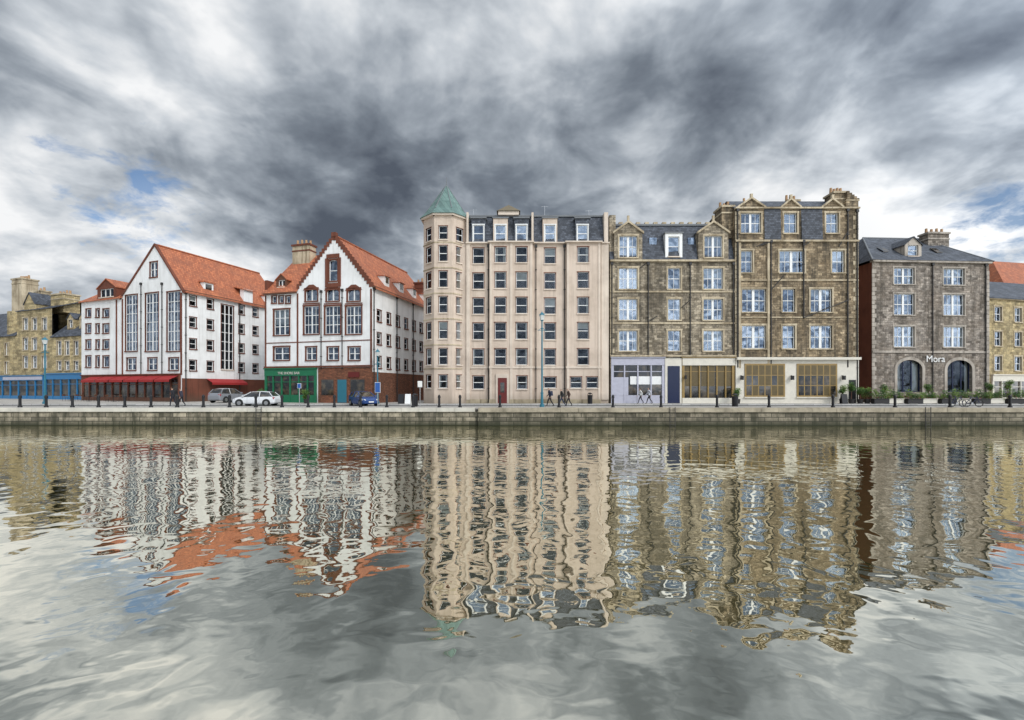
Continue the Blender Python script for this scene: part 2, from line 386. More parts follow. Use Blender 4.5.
for i,(x0,x1) in enumerate(cols):
    c=(x0+x1)/2; uc=Xd(c)
    dormer(b,fD,uc,1.62,zc+.15,zt-.45,.02,1.2,'slate' if i in (0,2,4) else 'beige',(1.15,Zd(242),Zd(225),dict(d=.12,nz=2,surround='wframe',sw=.09,proud=.03,glass='glassb')),roof='flat')
for (x0,x1) in ((604,608),(531.5,533.5),(466.5,468.5)):
    b.box('parapet_piers','beigetrim',fD,Xd(x0),Xd(x1),-1,.12,zc+.15,zt+.2)
b.box('roof_plant','lead',fD,Xd(538),Xd(556),-6,-3,zt+.18,zt+.8)
for px,hh in ((546,1.8),(592,1.3),(472,1.4)): b.tube('aerials','steel',fD.p(Xd(px),-2,zt),fD.p(Xd(px),-2,zt+hh),.02,n=4); b.tube('aerials','steel',fD.p(Xd(px)-.4,-2,zt+hh-.1),fD.p(Xd(px)+.4,-2,zt+hh-.1),.015,n=4)
u0,u1=Xd(498),Xd(519)
b.box('roof_pavilion','beigetrim',fD,u0,u1,-3,-.3,zt+.1,zt+.5)
um=(u0+u1)/2
base=[fD.p(u0-.15,-.15,zt+.5),fD.p(u1+.15,-.15,zt+.5),fD.p(u1+.15,-3.15,zt+.5),fD.p(u0-.15,-3.15,zt+.5)]
ap=fD.p(um,-1.65,zt+1.75)
for i in range(4): b.poly('pavilion_roof','olive2',[base[i],base[(i+1)%4],ap])
cx,cy,rr=-7.52,50.5,2.62
zt0=Zd(222)+.35
pts=[(cx+rr*math.cos(math.radians(22.5+45*i)),cy+rr*math.sin(math.radians(22.5+45*i))) for i in range(8)]
tw=2*rr*math.sin(math.radians(22.5))
for i in range(8):
    p0=pts[i]; p1=pts[(i+1)%8]
    ang=math.degrees(math.atan2(p1[1]-p0[1],p1[0]-p0[0]))
    ft=Fr(p0[0],p0[1],ang); ws=[]
    mid=((p0[0]+p1[0])/2-cx,(p0[1]+p1[1])/2-cy)
    if mid[1]<1.0:
        for (yt,yb) in [(229,242)]+rowsD+[(375,388)]:
            ws.append(dict(u0=tw/2-.46,u1=tw/2+.46,z0=Zd(yb),z1=Zd(yt),d=.14,nz=2,surround='brownstone',sw=.05,proud=.02,sillm='beigetrim',cur=.3,fw=.055))
    wall(b,ft,0,tw,0,zt0,ws,'beige',part='turret_walls')
    for py in (245.5,270.5,295.5,320.5,346,369.5):
        b.box('turret_bands','dress',ft,-.03,tw+.03,-.05,.05,Zd(py)-.0,Zd(py)+.12)
    b.box('turret_eaves','beigetrim',ft,-.12,tw+.12,-.1,.26,zt0,zt0+.2)
    k=1.16;k2=.9
    a=(cx+(p0[0]-cx)*k,cy+(p0[1]-cy)*k); c=(cx+(p1[0]-cx)*k,cy+(p1[1]-cy)*k)
    a2=(cx+(p0[0]-cx)*k2,cy+(p0[1]-cy)*k2); c2=(cx+(p1[0]-cx)*k2,cy+(p1[1]-cy)*k2)
    zr=Q+zt0+.2
    b.poly('turret_roof','copper',[(a[0],a[1],zr),(c[0],c[1],zr),(c2[0],c2[1],zr+.75),(a2[0],a2[1],zr+.75)])
    b.poly('turret_roof','copper',[(a2[0],a2[1],zr+.75),(c2[0],c2[1],zr+.75),(cx,cy,zr+4.3)])
    b.tube('turret_roof_ribs','lead',(a2[0],a2[1],zr+.76),(cx,cy,zr+4.32),.05,.03,6)
    b.poly('turret_roof','copper',[(a[0],a[1],zr),(c[0],c[1],zr),(cx,cy,zr)])
b.cyl('turret_finial','lead',(cx,cy),zr+4.2,zr+5.2,.07,.02,6)
for px in (487.5,535,563.5): pipe(b,fD,Xd(px)+.1,0.1,zc-.4,.14,.05)
fb=fD.off(BAY)
b.box('entrance','beigetrim',fb,Xd(496),Xd(509),-.02,.14,0,Zd(374)); b.box('entrance_door','reddoor',fb,Xd(498),Xd(507),.0,.16,0.02,Zd(378))
b.box('entrance_fanlight','sglass',fb,Xd(500.5),Xd(504.5),.1,.165,1.2,2.3)
b.done()
# ============================================================ BUILDING E
b=B('sandstone_tenement',(18,49.05,Q))
fE=Fr(0,49.05,0); XE=lambda p:fE.U(p); ZE=lambda p:fE.Z(512,p)
u0,u1=XE(610),XE(734.6)
ks=dict(d=.2,surround='dress',sw=.17,nz=2,cur=.5,glass='glassb',sill=True,bars=2)
rows=[(268,289),(299,320),(330.5,351)]
cs=[(619,637.5,dict(nx=2,mull=.12)),(668,680.5,dict(nx=1)),(703.5,723,dict(nx=2,mull=.12))]
zc=ZE(262)
w=grid(fE,cs,rows,672,**ks)
wall(b,fE,u0,u1,0,zc,w,'sand2'); shell(b,fE,u0,u1,zc,12,'sand2')
b.box('cornice','dress',fE,u0,u1,-.2,.3,zc,zc+.2)
zt=ZE(222)
b.slab('mansard_roof','slate',[fE.p(u0,0,zc+.2),fE.p(u1,0,zc+.2),fE.p(u1,-1.2,zt),fE.p(u0,-1.2,zt)],.1)
b.box('flat_roof','lead',fE,u0,u1,-11.8,-1.1,zt,zt+.2)
b.box('back_roof','slate',fE,u0+.02,u1-.02,-11.8,-1.5,zc,zt)
for (x0,x1,c,nx) in ((614,642,628.2,2),(698,728,713.2,2)):
    W=XE(x1)-XE(x0)
    dormer(b,fE,XE(c),W,zc+.2,ZE(231),.05,2.2,'sand2',(2.0,ZE(257.5),ZE(236),dict(ks,nx=2,mull=.12)),rise=1.0)
    b.box('dormer_finial','dress',fE,XE(c)-.12,XE(c)+.12,-.1,.1,ZE(231)+1.0,ZE(231)+1.7)
    b.beam('dormer_coping','dress',fE,(XE(c)-W/2-.15,ZE(231)-.1),(XE(c),ZE(231)+1.15),-.1,.2,.24); b.beam('dormer_coping','dress',fE,(XE(c),ZE(231)+1.15),(XE(c)+W/2+.15,ZE(231)-.1),-.1,.201,.24)
dormer(b,fE,XE(674.2),1.9,zc+.3,ZE(233),-.1,2.0,'wframe',(1.25,ZE(256),ZE(236),dict(nz=2,glass='glassb',sw=.05)),roof='flat')
for px,w_ in ((651,.8),(690,.8)): b.box('roof_lights','glassb',fE,XE(px),XE(px)+w_,-.75,-.55,ZE(243),ZE(236))
for k in range(14):
    u=u0+(u1-u0)*(k+.5)/14
    b.box('parapet_merlons','dress',fE,u-.22,u+.22,-1.5,-1.1,zt+.2,zt+.42)
b.box('party_chimney','sand2',fE,u0-.0,u0+.7,-3,-.3,zc,zt+.9)
for py in (292.5,324): b.box('string_course','dress',fE,u0,u1,-.05,.08,ZE(py),ZE(py)+.18)
for px in (611.8,648,690,733): pipe(b,fE,XE(px),3.6,zc-.35)
for (xa,ya,xb,yb) in ((648,262,640,268),(690,300,681,308),(648,322,657,316)):
    b.tube('branch_pipes','pipe',fE.p(XE(xa),.11,ZE(ya)),fE.p(XE(xb),.11,ZE(yb)),.045)
for i in range(22):
    z=3.9+i*.56
    if z<zc-.3: b.box('quoins','dress',fE,u0,u0+(.5 if i%2 else .3),-.05,.03,z,z+.5)
zs=ZE(358)
b.box('shop_cornice','dress',fE,u0,u1,-.02,.42,zs+.13,zs+.3)
shop(b,fE,u0+.1,XE(664),zs,'lav',4,fh=.8,riser=.9)
b.box('shop_blinds','wframe',fE,XE(630),XE(662),.03,.07,2.1,3.0)
b.box('shop_panels','lav',fE,XE(612),XE(628),.05,.16,.9,2.9)
b.box('door_case','cream',fE,XE(664.5),XE(681),.0,.2,0,zs); b.box('navy_door','navy',fE,XE(667),XE(679),.01,.25,.02,zs-.9)
shop(b,fE,XE(681.5),u1-.1,zs,'olive',6,glass='sglass',fh=.8,riser=.6,part='second_shopfront')
b.box('second_shop_fascia','cream',fE,XE(681.7),u1-.05,.1,.245,zs-.83,zs+.01); b.box('second_shop_riser','cream',fE,XE(681.7),u1-.05,.1,.2,0,.6)
for k in range(3): 
    a=XE(685+k*16); b.box('second_shop_blinds','olive2',fE,a,a+1.5,.05,.075,1.9,zs-.8)
b.box('door_lamps','black',fE,XE(684)-.1,XE(684)+.1,.35,.55,2.7,3.1)
b.done()
# ============================================================ BUILDING F
b=B('tall_sandstone_tenement',(31,49,Q))
fF=Fr(0,48.95,0); XF=lambda p:fF.U(p); ZF=lambda p:fF.Z(512,p)
u0,u1=XF(735),XF(858)
zc=ZF(209)
w=[]
for rr_ in ((250.5,272.5),(289,312),(325.5,348.5)):
    w+=grid(fF,[(742,766,dict(nx=2,mull=.14)),(782.5,795,{}),(810.5,832,dict(nx=2,mull=.14))] if rr_[0]>280 else
            [(741,752.5,{}),(779.5,804.5,dict(nx=2,mull=.14)),(832,844.5,{})],[rr_],790,**dict(ks,d=.22))
w+=grid(fF,[(741,761,dict(nx=2,mull=.12)),(784,797,{}),(826,838.5,{})],[(213,233)],790,**dict(ks,d=.22))
wall(b,fF,u0,u1,0,zc,w,'sand'); shell(b,fF,u0,u1,zc,12,'sand')
for (a,c) in ((764,780.5),(801,822)):
    b.slab('mansard_slates','slate',[fF.p(XF(a),.16,ZF(241)),fF.p(XF(c),.16,ZF(241)),fF.p(XF(c),.03,zc+.3),fF.p(XF(a),.03,zc+.3)],.1)
b.box('cornice','dress',fF,u0,u1+.1,-.2,.22,zc,zc+.16)
b.box('string_course','dress',fF,u0,u1+.02,-.05,.2,ZF(242),ZF(242)+.2)
b.box('string_course','dress',fF,u0,u1+.02,-.05,.1,ZF(281),ZF(281)+.16)
b.box('string_course','dress',fF,u0,u1+.02,-.05,.08,ZF(318),ZF(318)+.14)
b.slab('roof','slate',[fF.p(u0,-.1,zc+.15),fF.p(u1,-.1,zc+.15),fF.p(u1,-2.0,zc+1.7),fF.p(u0,-2.0,zc+1.7)],.1)
b.slab('roof','slate',[fF.p(u0,-2,zc+1.7),fF.p(u1,-2,zc+1.7),fF.p(u1,-12,zc+.2),fF.p(u0,-12,zc+.2)],.1)
for c,ww,rs in ((751,2.9,.9),(790.5,2.0,.8),(832,2.2,.8)):
    uc=XF(c); dormer(b,fF,uc,ww,zc+.16,zc+.3,.04,2.0,'sand',None,rise=rs)
    b.beam('gablet_coping','dress',fF,(uc-ww/2-.15,zc+.25),(uc,zc+.42+rs),-.1,.2,.22)
    b.beam('gablet_coping','dress',fF,(uc,zc+.42+rs),(uc+ww/2+.15,zc+.25),-.1,.201,.22)
    b.box('gablet_finial','dress',fF,uc-.13,uc+.13,-.05,.17,zc+.35+rs,zc+.75+rs)
for px in (739.3,768):
    b.box('bay_piers','dress',fF,XF(px)-.12,XF(px)+.12,-.02,.14,3.9,ZF(243))
chimney(b,fF,XF(724.5),XF(736.5),-2.4,-.6,zc-3,ZF(205),'sand',3)
chimney(b,fF,XF(836),XF(849),-1.8,-.3,zc-1,ZF(192),'sand',4)
b.box('corner_parapet','sand',fF,XF(846),u1,-.8,.06,zc+.16,ZF(201)); b.box('corner_parapet','dress',fF,XF(845.5),u1+.1,-.9,.12,ZF(201),ZF(200))
for k in range(5): b.box('crow_steps','sand',fF,XF(847)+k*.27,XF(847)+(k+1)*.27,-.7,.05,ZF(200),ZF(200)+1.0-.2*k)
chimney(b,fF,u0+3.2,u0+4.6,-5.5,-4.2,zc,zc+2.4,'sand',2); chimney(b,fF,XF(806),XF(818),-4.5,-3.2,zc,zc+2.2,'sand',3)
for px,za,zb in ((737.2,4,zc-.3),(770.5,4,ZF(243)),(803,ZF(318),ZF(243)),(847,4,zc-.3),(856.5,.2,zc-.4)): pipe(b,fF,XF(px),za,zb,.12,.07)
for (xa,ya,xb,yb) in ((770.5,242,760,246),(756,247,770,240),(803,246,812,240),(803,318,848,300),(770.5,290,783,276),(847,232,838,247)):
    b.tube('branch_pipes','pipe',fF.p(XF(xa),.13,ZF(ya)),fF.p(XF(xb),.13,ZF(yb)),.05)
for i in range(36):
    z=3.9+i*.5
    if z<zc-.3:
        b.box('quoins','dress',fF,u1-(.55 if i%2 else .32),u1+.03,-.05,.035,z,z+.44)
        b.box('quoins','dress',fF,u0,u0+(.32 if i%2 else .5),-.05,.035,z,z+.44)
zs=ZF(360)
b.box('shop_cornice','cream',fF,u0+.02,u1,-.02,.5,zs,zs+.28)
b.box('shop_wall','cream',fF,u0+.02,u1,-.02,.12,0,zs)
for (a,c) in ((745,783),(797,835)):
    b.box('shop_window_frames','olive',fF,XF(a)-.12,XF(c)+.12,.0,.19,.72,zs-.42)
    b.box('shop_window_sills','cream',fF,XF(a)-.2,XF(c)+.2,.0,.3,.6,.715)
    n=6; 
    for i in range(n):
        for j in range(3):
            ua=XF(a)+(XF(c)-XF(a))*i/n+.06; ub=XF(a)+(XF(c)-XF(a))*(i+1)/n-.06
            zz=.85+(zs-1.4)*j/3
            b.box('shop_window_panes','olive2' if (j==2 or R.random()<.3) else 'sglass',fF,ua,ub,.18,.195,zz+.03,zz+(zs-1.4)/3-.06)
b.box('black_door','black',fF,XF(848),XF(855),.1,.15,.02,2.6)
for px in (740,790,841):
    b.box('wall_lanterns','black',fF,XF(px)-.13,XF(px)+.13,.3,.56,2.6,3.05); b.box('wall_lanterns','black',fF,XF(px)-.03,XF(px)+.03,.1,.35,3.05,3.1)
b.done()
# ============================================================ BUILDING G
b=B('grey_stone_warehouse',(49.5,52,Q))
fG=Fr(42.3,51.7,3)
L=fG.U(989); zc=fG.Z(930,263)
ZG=lambda p:fG.Z(930,p)
kg=dict(d=.22,surround='dressg',sw=.15,nz=2,cur=.5,glass='glassb',bars=2)
w=grid(fG,[(894,914.5,dict(nx=2,mull=.12)),(943.5,964.5,dict(nx=2,mull=.12))],[(268,284.5),(294,315),(326.5,347)],930,**kg)
w+=[wpx(fG,897,922,360,392,d=.35,nz=1,nx=3,arch=1.1,frame='navy',glass='glass',sill=False,archm='grey'),
    wpx(fG,947,972,360,392,d=.35,nz=1,nx=3,arch=1.1,frame='navy',glass='glass',sill=False,archm='grey')]
for q in w: 
    q['z0']=max(q['z0'],.05)
wall(b,fG,0,L,0,zc,w,'grey')
shell(b,fG,0,L,zc,13,'brownstone',left=True)
for (x0,x1) in ((897,922),(947,972)):
    uc=(fG.U(x0)+fG.U(x1))/2; hw=(fG.U(x1)-fG.U(x0))/2; z1=ZG(360)
    prev=None
    for k in range(13):
        a=math.pi*k/12; p=(uc+hw*math.cos(a),z1-1.1+1.1*math.sin(a)); p2=(uc+(hw+.35)*math.cos(a),z1-1.1+1.45*math.sin(a))
        if prev: b.hexa('arch_voussoirs','dressg',[fG.p(prev[0][0],.0,prev[0][1]),fG.p(p[0],.0,p[1]),fG.p(p2[0],.0,p2[1]),fG.p(prev[1][0],.0,prev[1][1])],
                        [fG.p(prev[0][0],.06,prev[0][1]),fG.p(p[0],.06,p[1]),fG.p(p2[0],.06,p2[1]),fG.p(prev[1][0],.06,prev[1][1])])
        prev=(p,p2)
    for s_ in (-1,1):
        b.box('arch_jambs','dressg',fG,uc+s_*(hw+.175)-.175,uc+s_*(hw+.175)+.175,-.05,.06,0,z1-1.1)
b.box('cornice','dressg',fG,-.1,L+.1,-.2,.3,zc,zc+.22)
b.box('string_course','dressg',fG,0,L,-.05,.1,ZG(353),ZG(353)+.25)
for i in range(30):
    z=.1+i*.52
    if z<zc-.4:
        for (ua,ub) in ((0,.5 if i%2 else .3),(L-(.5 if i%2 else .3),L)): b.box('quoins','dressg',fG,ua-.01,ub+.01,-.05,.04,z,z+.46)
zr=zc+4.6
A=[fG.p(-.25,.35,zc+.2),fG.p(L+.25,.35,zc+.2),fG.p(L+.25,-13,zc+.2),fG.p(-.25,-13,zc+.2)]
ra,rb=fG.p(3.3,-5,zr),fG.p(L-3.6,-5,zr)
b.poly('hipped_roof','slate',[A[0],A[1],rb,ra]); b.poly('hipped_roof','slate',[A[1],A[2],rb]); b.poly('hipped_roof','slate',[A[2],A[3],ra,rb]); b.poly('hipped_roof','slate',[A[3],A[0],ra])
b.tube('roof_ridge','lead',ra,rb,.12); b.tube('roof_hips','lead',A[0],ra,.09); b.tube('roof_hips','lead',A[1],rb,.09)
uc=fG.U(918); dormer(b,fG,uc,2.1,zc+.7,zc+2.4,-.6,4.2,'dressg',(1.3,zc+1.0,zc+2.3,dict(nz=2,sw=.05,glass='glassb')),rise=.85)
for px in (893,948): b.slab('roof_lights','sglass',[fG.p(fG.U(px),-1.3,zc+1.75),fG.p(fG.U(px)+.8,-1.3,zc+1.75),fG.p(fG.U(px)+.8,-2.2,zc+2.5),fG.p(fG.U(px),-2.2,zc+2.5)],.1)
chimney(b,fG,fG.U(956),fG.U(978),-4.5,-3.3,zc+1.5,zc+4.7,'grey',4,'dressg')
chimney(b,fG,-.35,.6,-7.5,-3.4,zc-1,zc+2.6,'brownstone',0,'brownstone')
for px in (932,985): pipe(b,fG,fG.U(px),.2,zc-.3)
def text(parent,s,fr,u,z,size,mat,v=.12):
    cu=bpy.data.curves.new('sign_lettering','FONT'); cu.body=s; cu.size=size; cu.extrude=.02; cu.align_x='CENTER'
    cu.materials.append(MT[mat]); o=bpy.data.objects.new('sign_lettering',cu); COL.objects.link(o)
    o.rotation_euler=(math.pi/2,0,math.radians(fr.deg)); o.parent=parent
    o.location=fr.p(u,v,z)-parent.location
e=b.done(); text(e,'Mora',fG,fG.U(934.5),ZG(362),1.1,'wframe')
# ============================================================ BUILDING H (yellow, far right)
b=B('yellow_stone_house',(66,58,Q))
fH=Fr(59.3,54.9,12); L=24
w=[]
for k in range(6):
    for j in range(3):
        w.append(dict(u0=1.2+k*3.4,u1=2.4+k*3.4,z0=3.9+j*3.1,z1=5.7+j*3.1,d=.2,surround='dress',glass='glassb',nz=2,bars=2))
wall(b,fH,0,L,0,12.8,w,'yellow'); shell(b,fH,0,L,12.8,10,'yellow')
b.box('cornice','dress',fH,0,L,-.1,.25,12.8,13.0)
b.slab('roof','slate',[fH.p(-.1,.3,13.0),fH.p(L,.3,13.0),fH.p(L,-5,16.6),fH.p(-.1,-5,16.6)])
b.slab('roof','slate',[fH.p(-.1,-5,16.6),fH.p(L,-5,16.6),fH.p(L,-10.2,13),fH.p(-.1,-10.2,13)])
b.poly('walls','yellow',[fH.p(0,0,12.8),fH.p(0,-5,16.5),fH.p(0,-10,12.8)])
shop(b,fH,.6,7,3.3,'cream',4); chimney(b,fH,-.05,.9,-6,-4,13,17.0,'yellow',3)
b.done()
b=B('red_roofed_house',(88,74,Q)); f=Fr(79.5,70,10)
wall(b,f,0,26,0,15.5,[dict(u0=1+k*3,u1=2.2+k*3,z0=12.5,z1=14.3,nz=2) for k in range(8)],'yellow'); shell(b,f,0,26,15.5,10,'yellow')
b.slab('roof','tile',[f.p(-.3,.4,15.4),f.p(26,.4,15.4),f.p(26,-5,23.5),f.p(4,-5,23.5)]); b.slab('roof','tile',[f.p(4,-5,23.5),f.p(26,-5,23.5),f.p(26,-10.4,15.4),f.p(-.3,-10.4,15.4)])
b.poly('roof_hip','tile',[f.p(-.3,.4,15.4),f.p(4,-5,23.5),f.p(-.3,-10.4,15.4)])
b.done()
# ============================================================ BUILDING C (white, brown trim)
b=B('white_gabled_hotel',(-22,52,Q))
fC=Fr(-29.6,52.85,-15); Lc=14.5
fC.x,fC.y=-15.6-14.5*fC.c,49-14.5*fC.s
ZC=lambda p,x=335:fC.Z(x,p)
ul=fC.U(297); upk=fC.U(334); zpk=ZC(236,334); zr=ZC(286,370); zl=fC.Z(297,288)
ka=dict(d=.16,surround='brownstone',sw=.13,proud=.05,frame='wframe',glass='glassb',sillm='brownstone',cur=.2)
edges=[((ul,zl),(upk,zpk)),((upk,zpk),(Lc,zr))]
w=[wpx(fC,304,319,306,334,nx=2,nz=3,bars=2,**ka),wpx(fC,325,340.5,306,334,nx=2,nz=3,bars=2,**ka),wpx(fC,346,361.5,306,334,nx=2,nz=3,bars=2,**ka)]
w+=[wpx(fC,305.5,317.5,289,301,nx=2,nz=1,arch=.55,**ka),wpx(fC,326.5,339,289,301,nx=2,nz=1,arch=.55,**ka),wpx(fC,347.5,360,289,301,nx=2,nz=1,arch=.55,**ka)]
w+=[wpx(fC,329,337.5,260,281,nx=1,nz=2,arch=.4,**ka)]
w+=[wpx(fC,a,c,347,360,nx=2,nz=2,**dict(ka,sw=.1)) for a,c in ((306,316.5),(327.5,338.5),(348.5,360))]
wall(b,fC,ul,Lc,0,zpk+.1,w,'white',edges)
for (x0,x1) in ((304,319),(325,340.5),(346,361.5)):
    a,c=fC.U(x0),fC.U(x1); uc=(a+c)/2
    b.box('brown_panels','brownstone',fC,a-.13,c+.13,-.05,.045,fC.Z((x0+x1)/2,305.7)+.18,fC.Z((x0+x1)/2,302.8)-.02)
    zz=fC.Z((x0+x1)/2,286.5)
    b.hexa('brown_arches','brownstone',[fC.p(a-.12,0,zz-.4),fC.p(c+.12,0,zz-.4),fC.p(c+.12,.06,zz-.4),fC.p(a-.12,.06,zz-.4)],[fC.p(uc-.3,0,zz+.2),fC.p(uc+.3,0,zz+.2),fC.p(uc+.3,.06,zz+.2),fC.p(uc-.3,.06,zz+.2)])
b.box('gable_ornament','brownstone',fC,fC.U(325.5),fC.U(328),-.02,.1,ZC(287),ZC(258)); b.box('gable_ornament','brownstone',fC,fC.U(338.5),fC.U(341),-.02,.1,ZC(287),ZC(258))
b.box('gable_ornament','brownstone',fC,fC.U(328),fC.U(338.5),-.02,.08,ZC(287),ZC(283)); b.box('gable_ornament','brownstone',fC,fC.U(327),fC.U(339.5),-.02,.12,ZC(258),ZC(254))
w=[wpx(fC,274,289.5,309.5,335,nx=3,nz=3,**ka),wpx(fC,274,289.5,347,360,nx=2,nz=2,**ka)]
zl2=ZC(292,283)
w+=[wpx(fC,a,a+4.5,296,303,nz=1,**dict(ka,sw=.08)) for a in (272,279,286)]
wall(b,fC,0,ul,0,zl2,w,'white')
def steps(b,fr,a,c,n,mat,part='crow_steps'):
    for i in range(n):
        u_0=a[0]+(c[0]-a[0])*i/n; u_1=a[0]+(c[0]-a[0])*(i+1)/n
        za=a[1]+(c[1]-a[1])*i/n; zb=a[1]+(c[1]-a[1])*(i+1)/n
        b.box(part,mat,fr,min(u_0,u_1)-.02,max(u_0,u_1)+.02,-.3-.001*i,.06+.001*i,min(za,zb)-.12,max(za,zb)+.08)
steps(b,fC,(ul,zl),(upk,zpk),16,'brownstone'); steps(b,fC,(upk,zpk),(Lc,zr),16,'brownstone')
b.box('gable_apex','brownstone',fC,upk-.28,upk+.28,-.35,.14,zpk-.1,zpk+.4)
for u in (ul,Lc-.2,0): b.box('corner_strips','brownstone',fC,u,u+.2,-.04,.05,3.7,zl2-.3)
for u in (fC.U(321.5),fC.U(342.5)): pipe(b,fC,u,3.8,ZC(292),.08,.05)
for py in (341.5,): b.box('string_course','brownstone',fC,0,Lc+.02,-.04,.055,ZC(py),ZC(py)+.10)
D=17
fCs=fC.turn(Lc,0,90); w=[]
ks2=dict(d=.14,surround='brownstone',sw=.06,proud=.02,nz=2,sillm='brownstone',cur=.3,glass='glass')
for k in range(7):
    for j,z in enumerate((4.0,6.7,9.3)):
        w.append(dict(u0=1.0+k*2.1,u1=1.9+k*2.1,z0=z,z1=z+1.35,**ks2))
wall(b,fCs,0,D,0,zr,w,'white')
b.box('brick_base','brick',fCs,0,D,-.02,.05,.0,3.5); b.box('side_eaves','bframe',fCs,0,D,-.1,.3,zr-.15,zr+.02)
for u in (.1,5.1,9.3,13.6): pipe(b,fCs,u+.2,.1,zr-.4)
b.poly('walls','white',[fC.p(0,0,0),fC.p(0,-D,0),fC.p(0,-D,zl2),fC.p(0,0,zl2)])
b.poly('walls','white',[fC.p(0,-D,0),fC.p(Lc,-D,0),fC.p(Lc,-D,zr),fC.p(upk,-D,zpk),fC.p(ul,-D,zl),fC.p(0,-D,zl2)])
b.slab('roof','tile',[fC.p(upk,-.25,zpk+.05),fC.p(Lc+.4,-.25,zr-.2),fC.p(Lc+.4,-D,zr-.2),fC.p(upk,-D,zpk+.05)])
b.slab('roof','tile',[fC.p(ul,-.25,zl),fC.p(upk,-.25,zpk+.05),fC.p(upk,-D,zpk+.05),fC.p(ul,-D,zl)])
b.tube('ridge_tiles','tile',fC.p(upk,-.3,zpk+.1),fC.p(upk,-D,zpk+.1),.13,n=6)
zrf=fC.Z(285,252)+1.2
b.slab('roof','tile',[fC.p(-.1,.3,zl2-.05),fC.p(ul+.1,.3,zl2-.05),fC.p(ul+1.5,-5.5,zrf),fC.p(-.1,-5.5,zrf)])
b.slab('roof','tile',[fC.p(-.1,-5.5,zrf),fC.p(ul+1.5,-5.5,zrf),fC.p(ul+.1,-11,zl2),fC.p(-.1,-11,zl2)])
b.poly('walls','brick',[fC.p(-.05,0,zl2-.1),fC.p(-.05,-5.5,zrf-.1),fC.p(-.05,-11,zl2-.1)])
b.box('eaves','bframe',fC,0,ul,-.1,.4,zl2-.25,zl2-.12)
chimney(b,fC,.2,2.8,-5.4,-4.2,zl2+1,fC.Z(283,244)+1.2,'dress',4,'brownstone')
b.box('raised_verge','brownstone',fC,-.25,.15,-6.2,-.2,zl2,zl2+1.6)
dormer(b,fC,1.9,1.5,zl2+.6,zl2+1.7,-.5,3,'bframe',(1.0,zl2+.75,zl2+1.6,dict(nz=1,nx=2,sw=.04)),rise=.6,rm='tile')
for s_ in (3.5,7,10.5,14):
    u=Lc-1.7; zz=zr+(zpk-zr)*1.7/(Lc-upk)
    b.box('roof_dormers','white',fC,u-.2,u+1.2,-s_-1.0,-s_,zz-1.6,zz+.05)
    b.box('roof_dormer_windows','sglass',fC,u+1.2,u+1.23,-s_-.8,-s_-.2,zz-.85,zz-.15)
    b.slab('roof_dormer_caps','tile',[fC.p(u-.3,-s_+.15,zz+.1),fC.p(u+1.4,-s_+.15,zz-.02),fC.p(u+1.4,-s_-1.15,zz-.02),fC.p(u-.3,-s_-1.15,zz+.1)],.08)
chimney(b,fC,Lc-2.2,Lc-1.0,-15.6,-14.2,zr,zr+3.6,'brownstone',2,'brownstone')
zs=ZC(368.5)
shop(b,fC,.1,fC.U(317),zs,'gframe',6,fh=.8,riser=.9,part='green_pub_front')
e_u=fC.U(318.5)
b.box('brick_front','brick',fC,e_u,Lc+.05,-.02,.06,0,zs+.1)
for (x0,x1,m_) in ((322,334,'sglass'),(338,347,'teal'),(351,365,'sglass')):
    a,c=fC.U(x0),fC.U(x1); b.box('brick_front_openings','bframe',fC,a-.08,c+.08,.0,.08,.02 if m_=='teal' else .8,2.75); b.box('brick_front_openings_panel',m_,fC,a,c,.0,.1,.05 if m_=='teal' else .9,2.65)
b.box('brown_cornice','brownstone',fC,0,Lc+.1,-.02,.2,zs+.14,zs+.34)
b.box('hanging_sign','reddoor',fC,fC.U(349),fC.U(360),.1,.16,2.9,3.5)
e=b.done(); text(e,'THE SHORE BAR',fC,fC.U(290),zs-.62,.42,'curtain',.24)
# ============================================================ BUILDING B (white, red awnings)
b=B('white_gabled_flats',(-50,57,Q))
fB=Fr(0,0,-20); Lb=20.4
fB.x,fB.y=-40.5-Lb*fB.c,54-Lb*fB.s
ul=fB.U(122); upk=fB.U(155); zpk=fB.Z(155,245); zr=fB.Z(182,290); zl=zr
edges=[((ul,zl),(upk,zpk)),((upk,zpk),(Lb,zr))]
kb=dict(d=.14,surround='brownstone',sw=.10,proud=.03,frame='wframe',glass='glassb',sillm='brownstone',cur=.15)
w=[wpx(fB,a,c,yt,yb,nx=2,nz=6,bars=2,**kb) for a,c,yt,yb in ((125.5,137.5,295,351),(145.5,158.5,293,351),(167,180,291.5,351))]
w+=[wpx(fB,150,157.5,262,277,nx=2,nz=2,**kb)]
w+=[wpx(fB,a,c,358,370,nx=2,nz=2,**kb) for a,c in ((127,136),(148,157),(169,178.5))]
wall(b,fB,ul,Lb,0,zpk+.1,w,'white',edges)
zl2=fB.Z(100,300)
w=[]
for (a,c) in ((86,91),(96,99.5),(103,109)):
    for (yt,yb) in ((309,317),(324,333),(340,349),(356,367)):
        w.append(wpx(fB,a,c,yt,yb,nz=1,**kb))
wall(b,fB,0,ul,0,zl2,w,'white')
b.beam('gable_coping','brownstone',fB,(ul-.3,zl-.1),(upk,zpk+.2),-.2,.12,.3); b.beam('gable_coping','brownstone',fB,(upk,zpk+.2),(Lb+.3,zr-.1),-.2,.121,.3)
for u in (ul,Lb-.25,fB.U(117)-.2): b.box('corner_strips','brownstone',fB,u,u+.25,-.04,.05,3.3,zl2-.2)
for px in (141.5,162.5): pipe(b,fB,fB.U(px),3.4,fB.Z(px,285),.08,.05)
D=15; fBs=fB.turn(Lb,0,90); w=[]
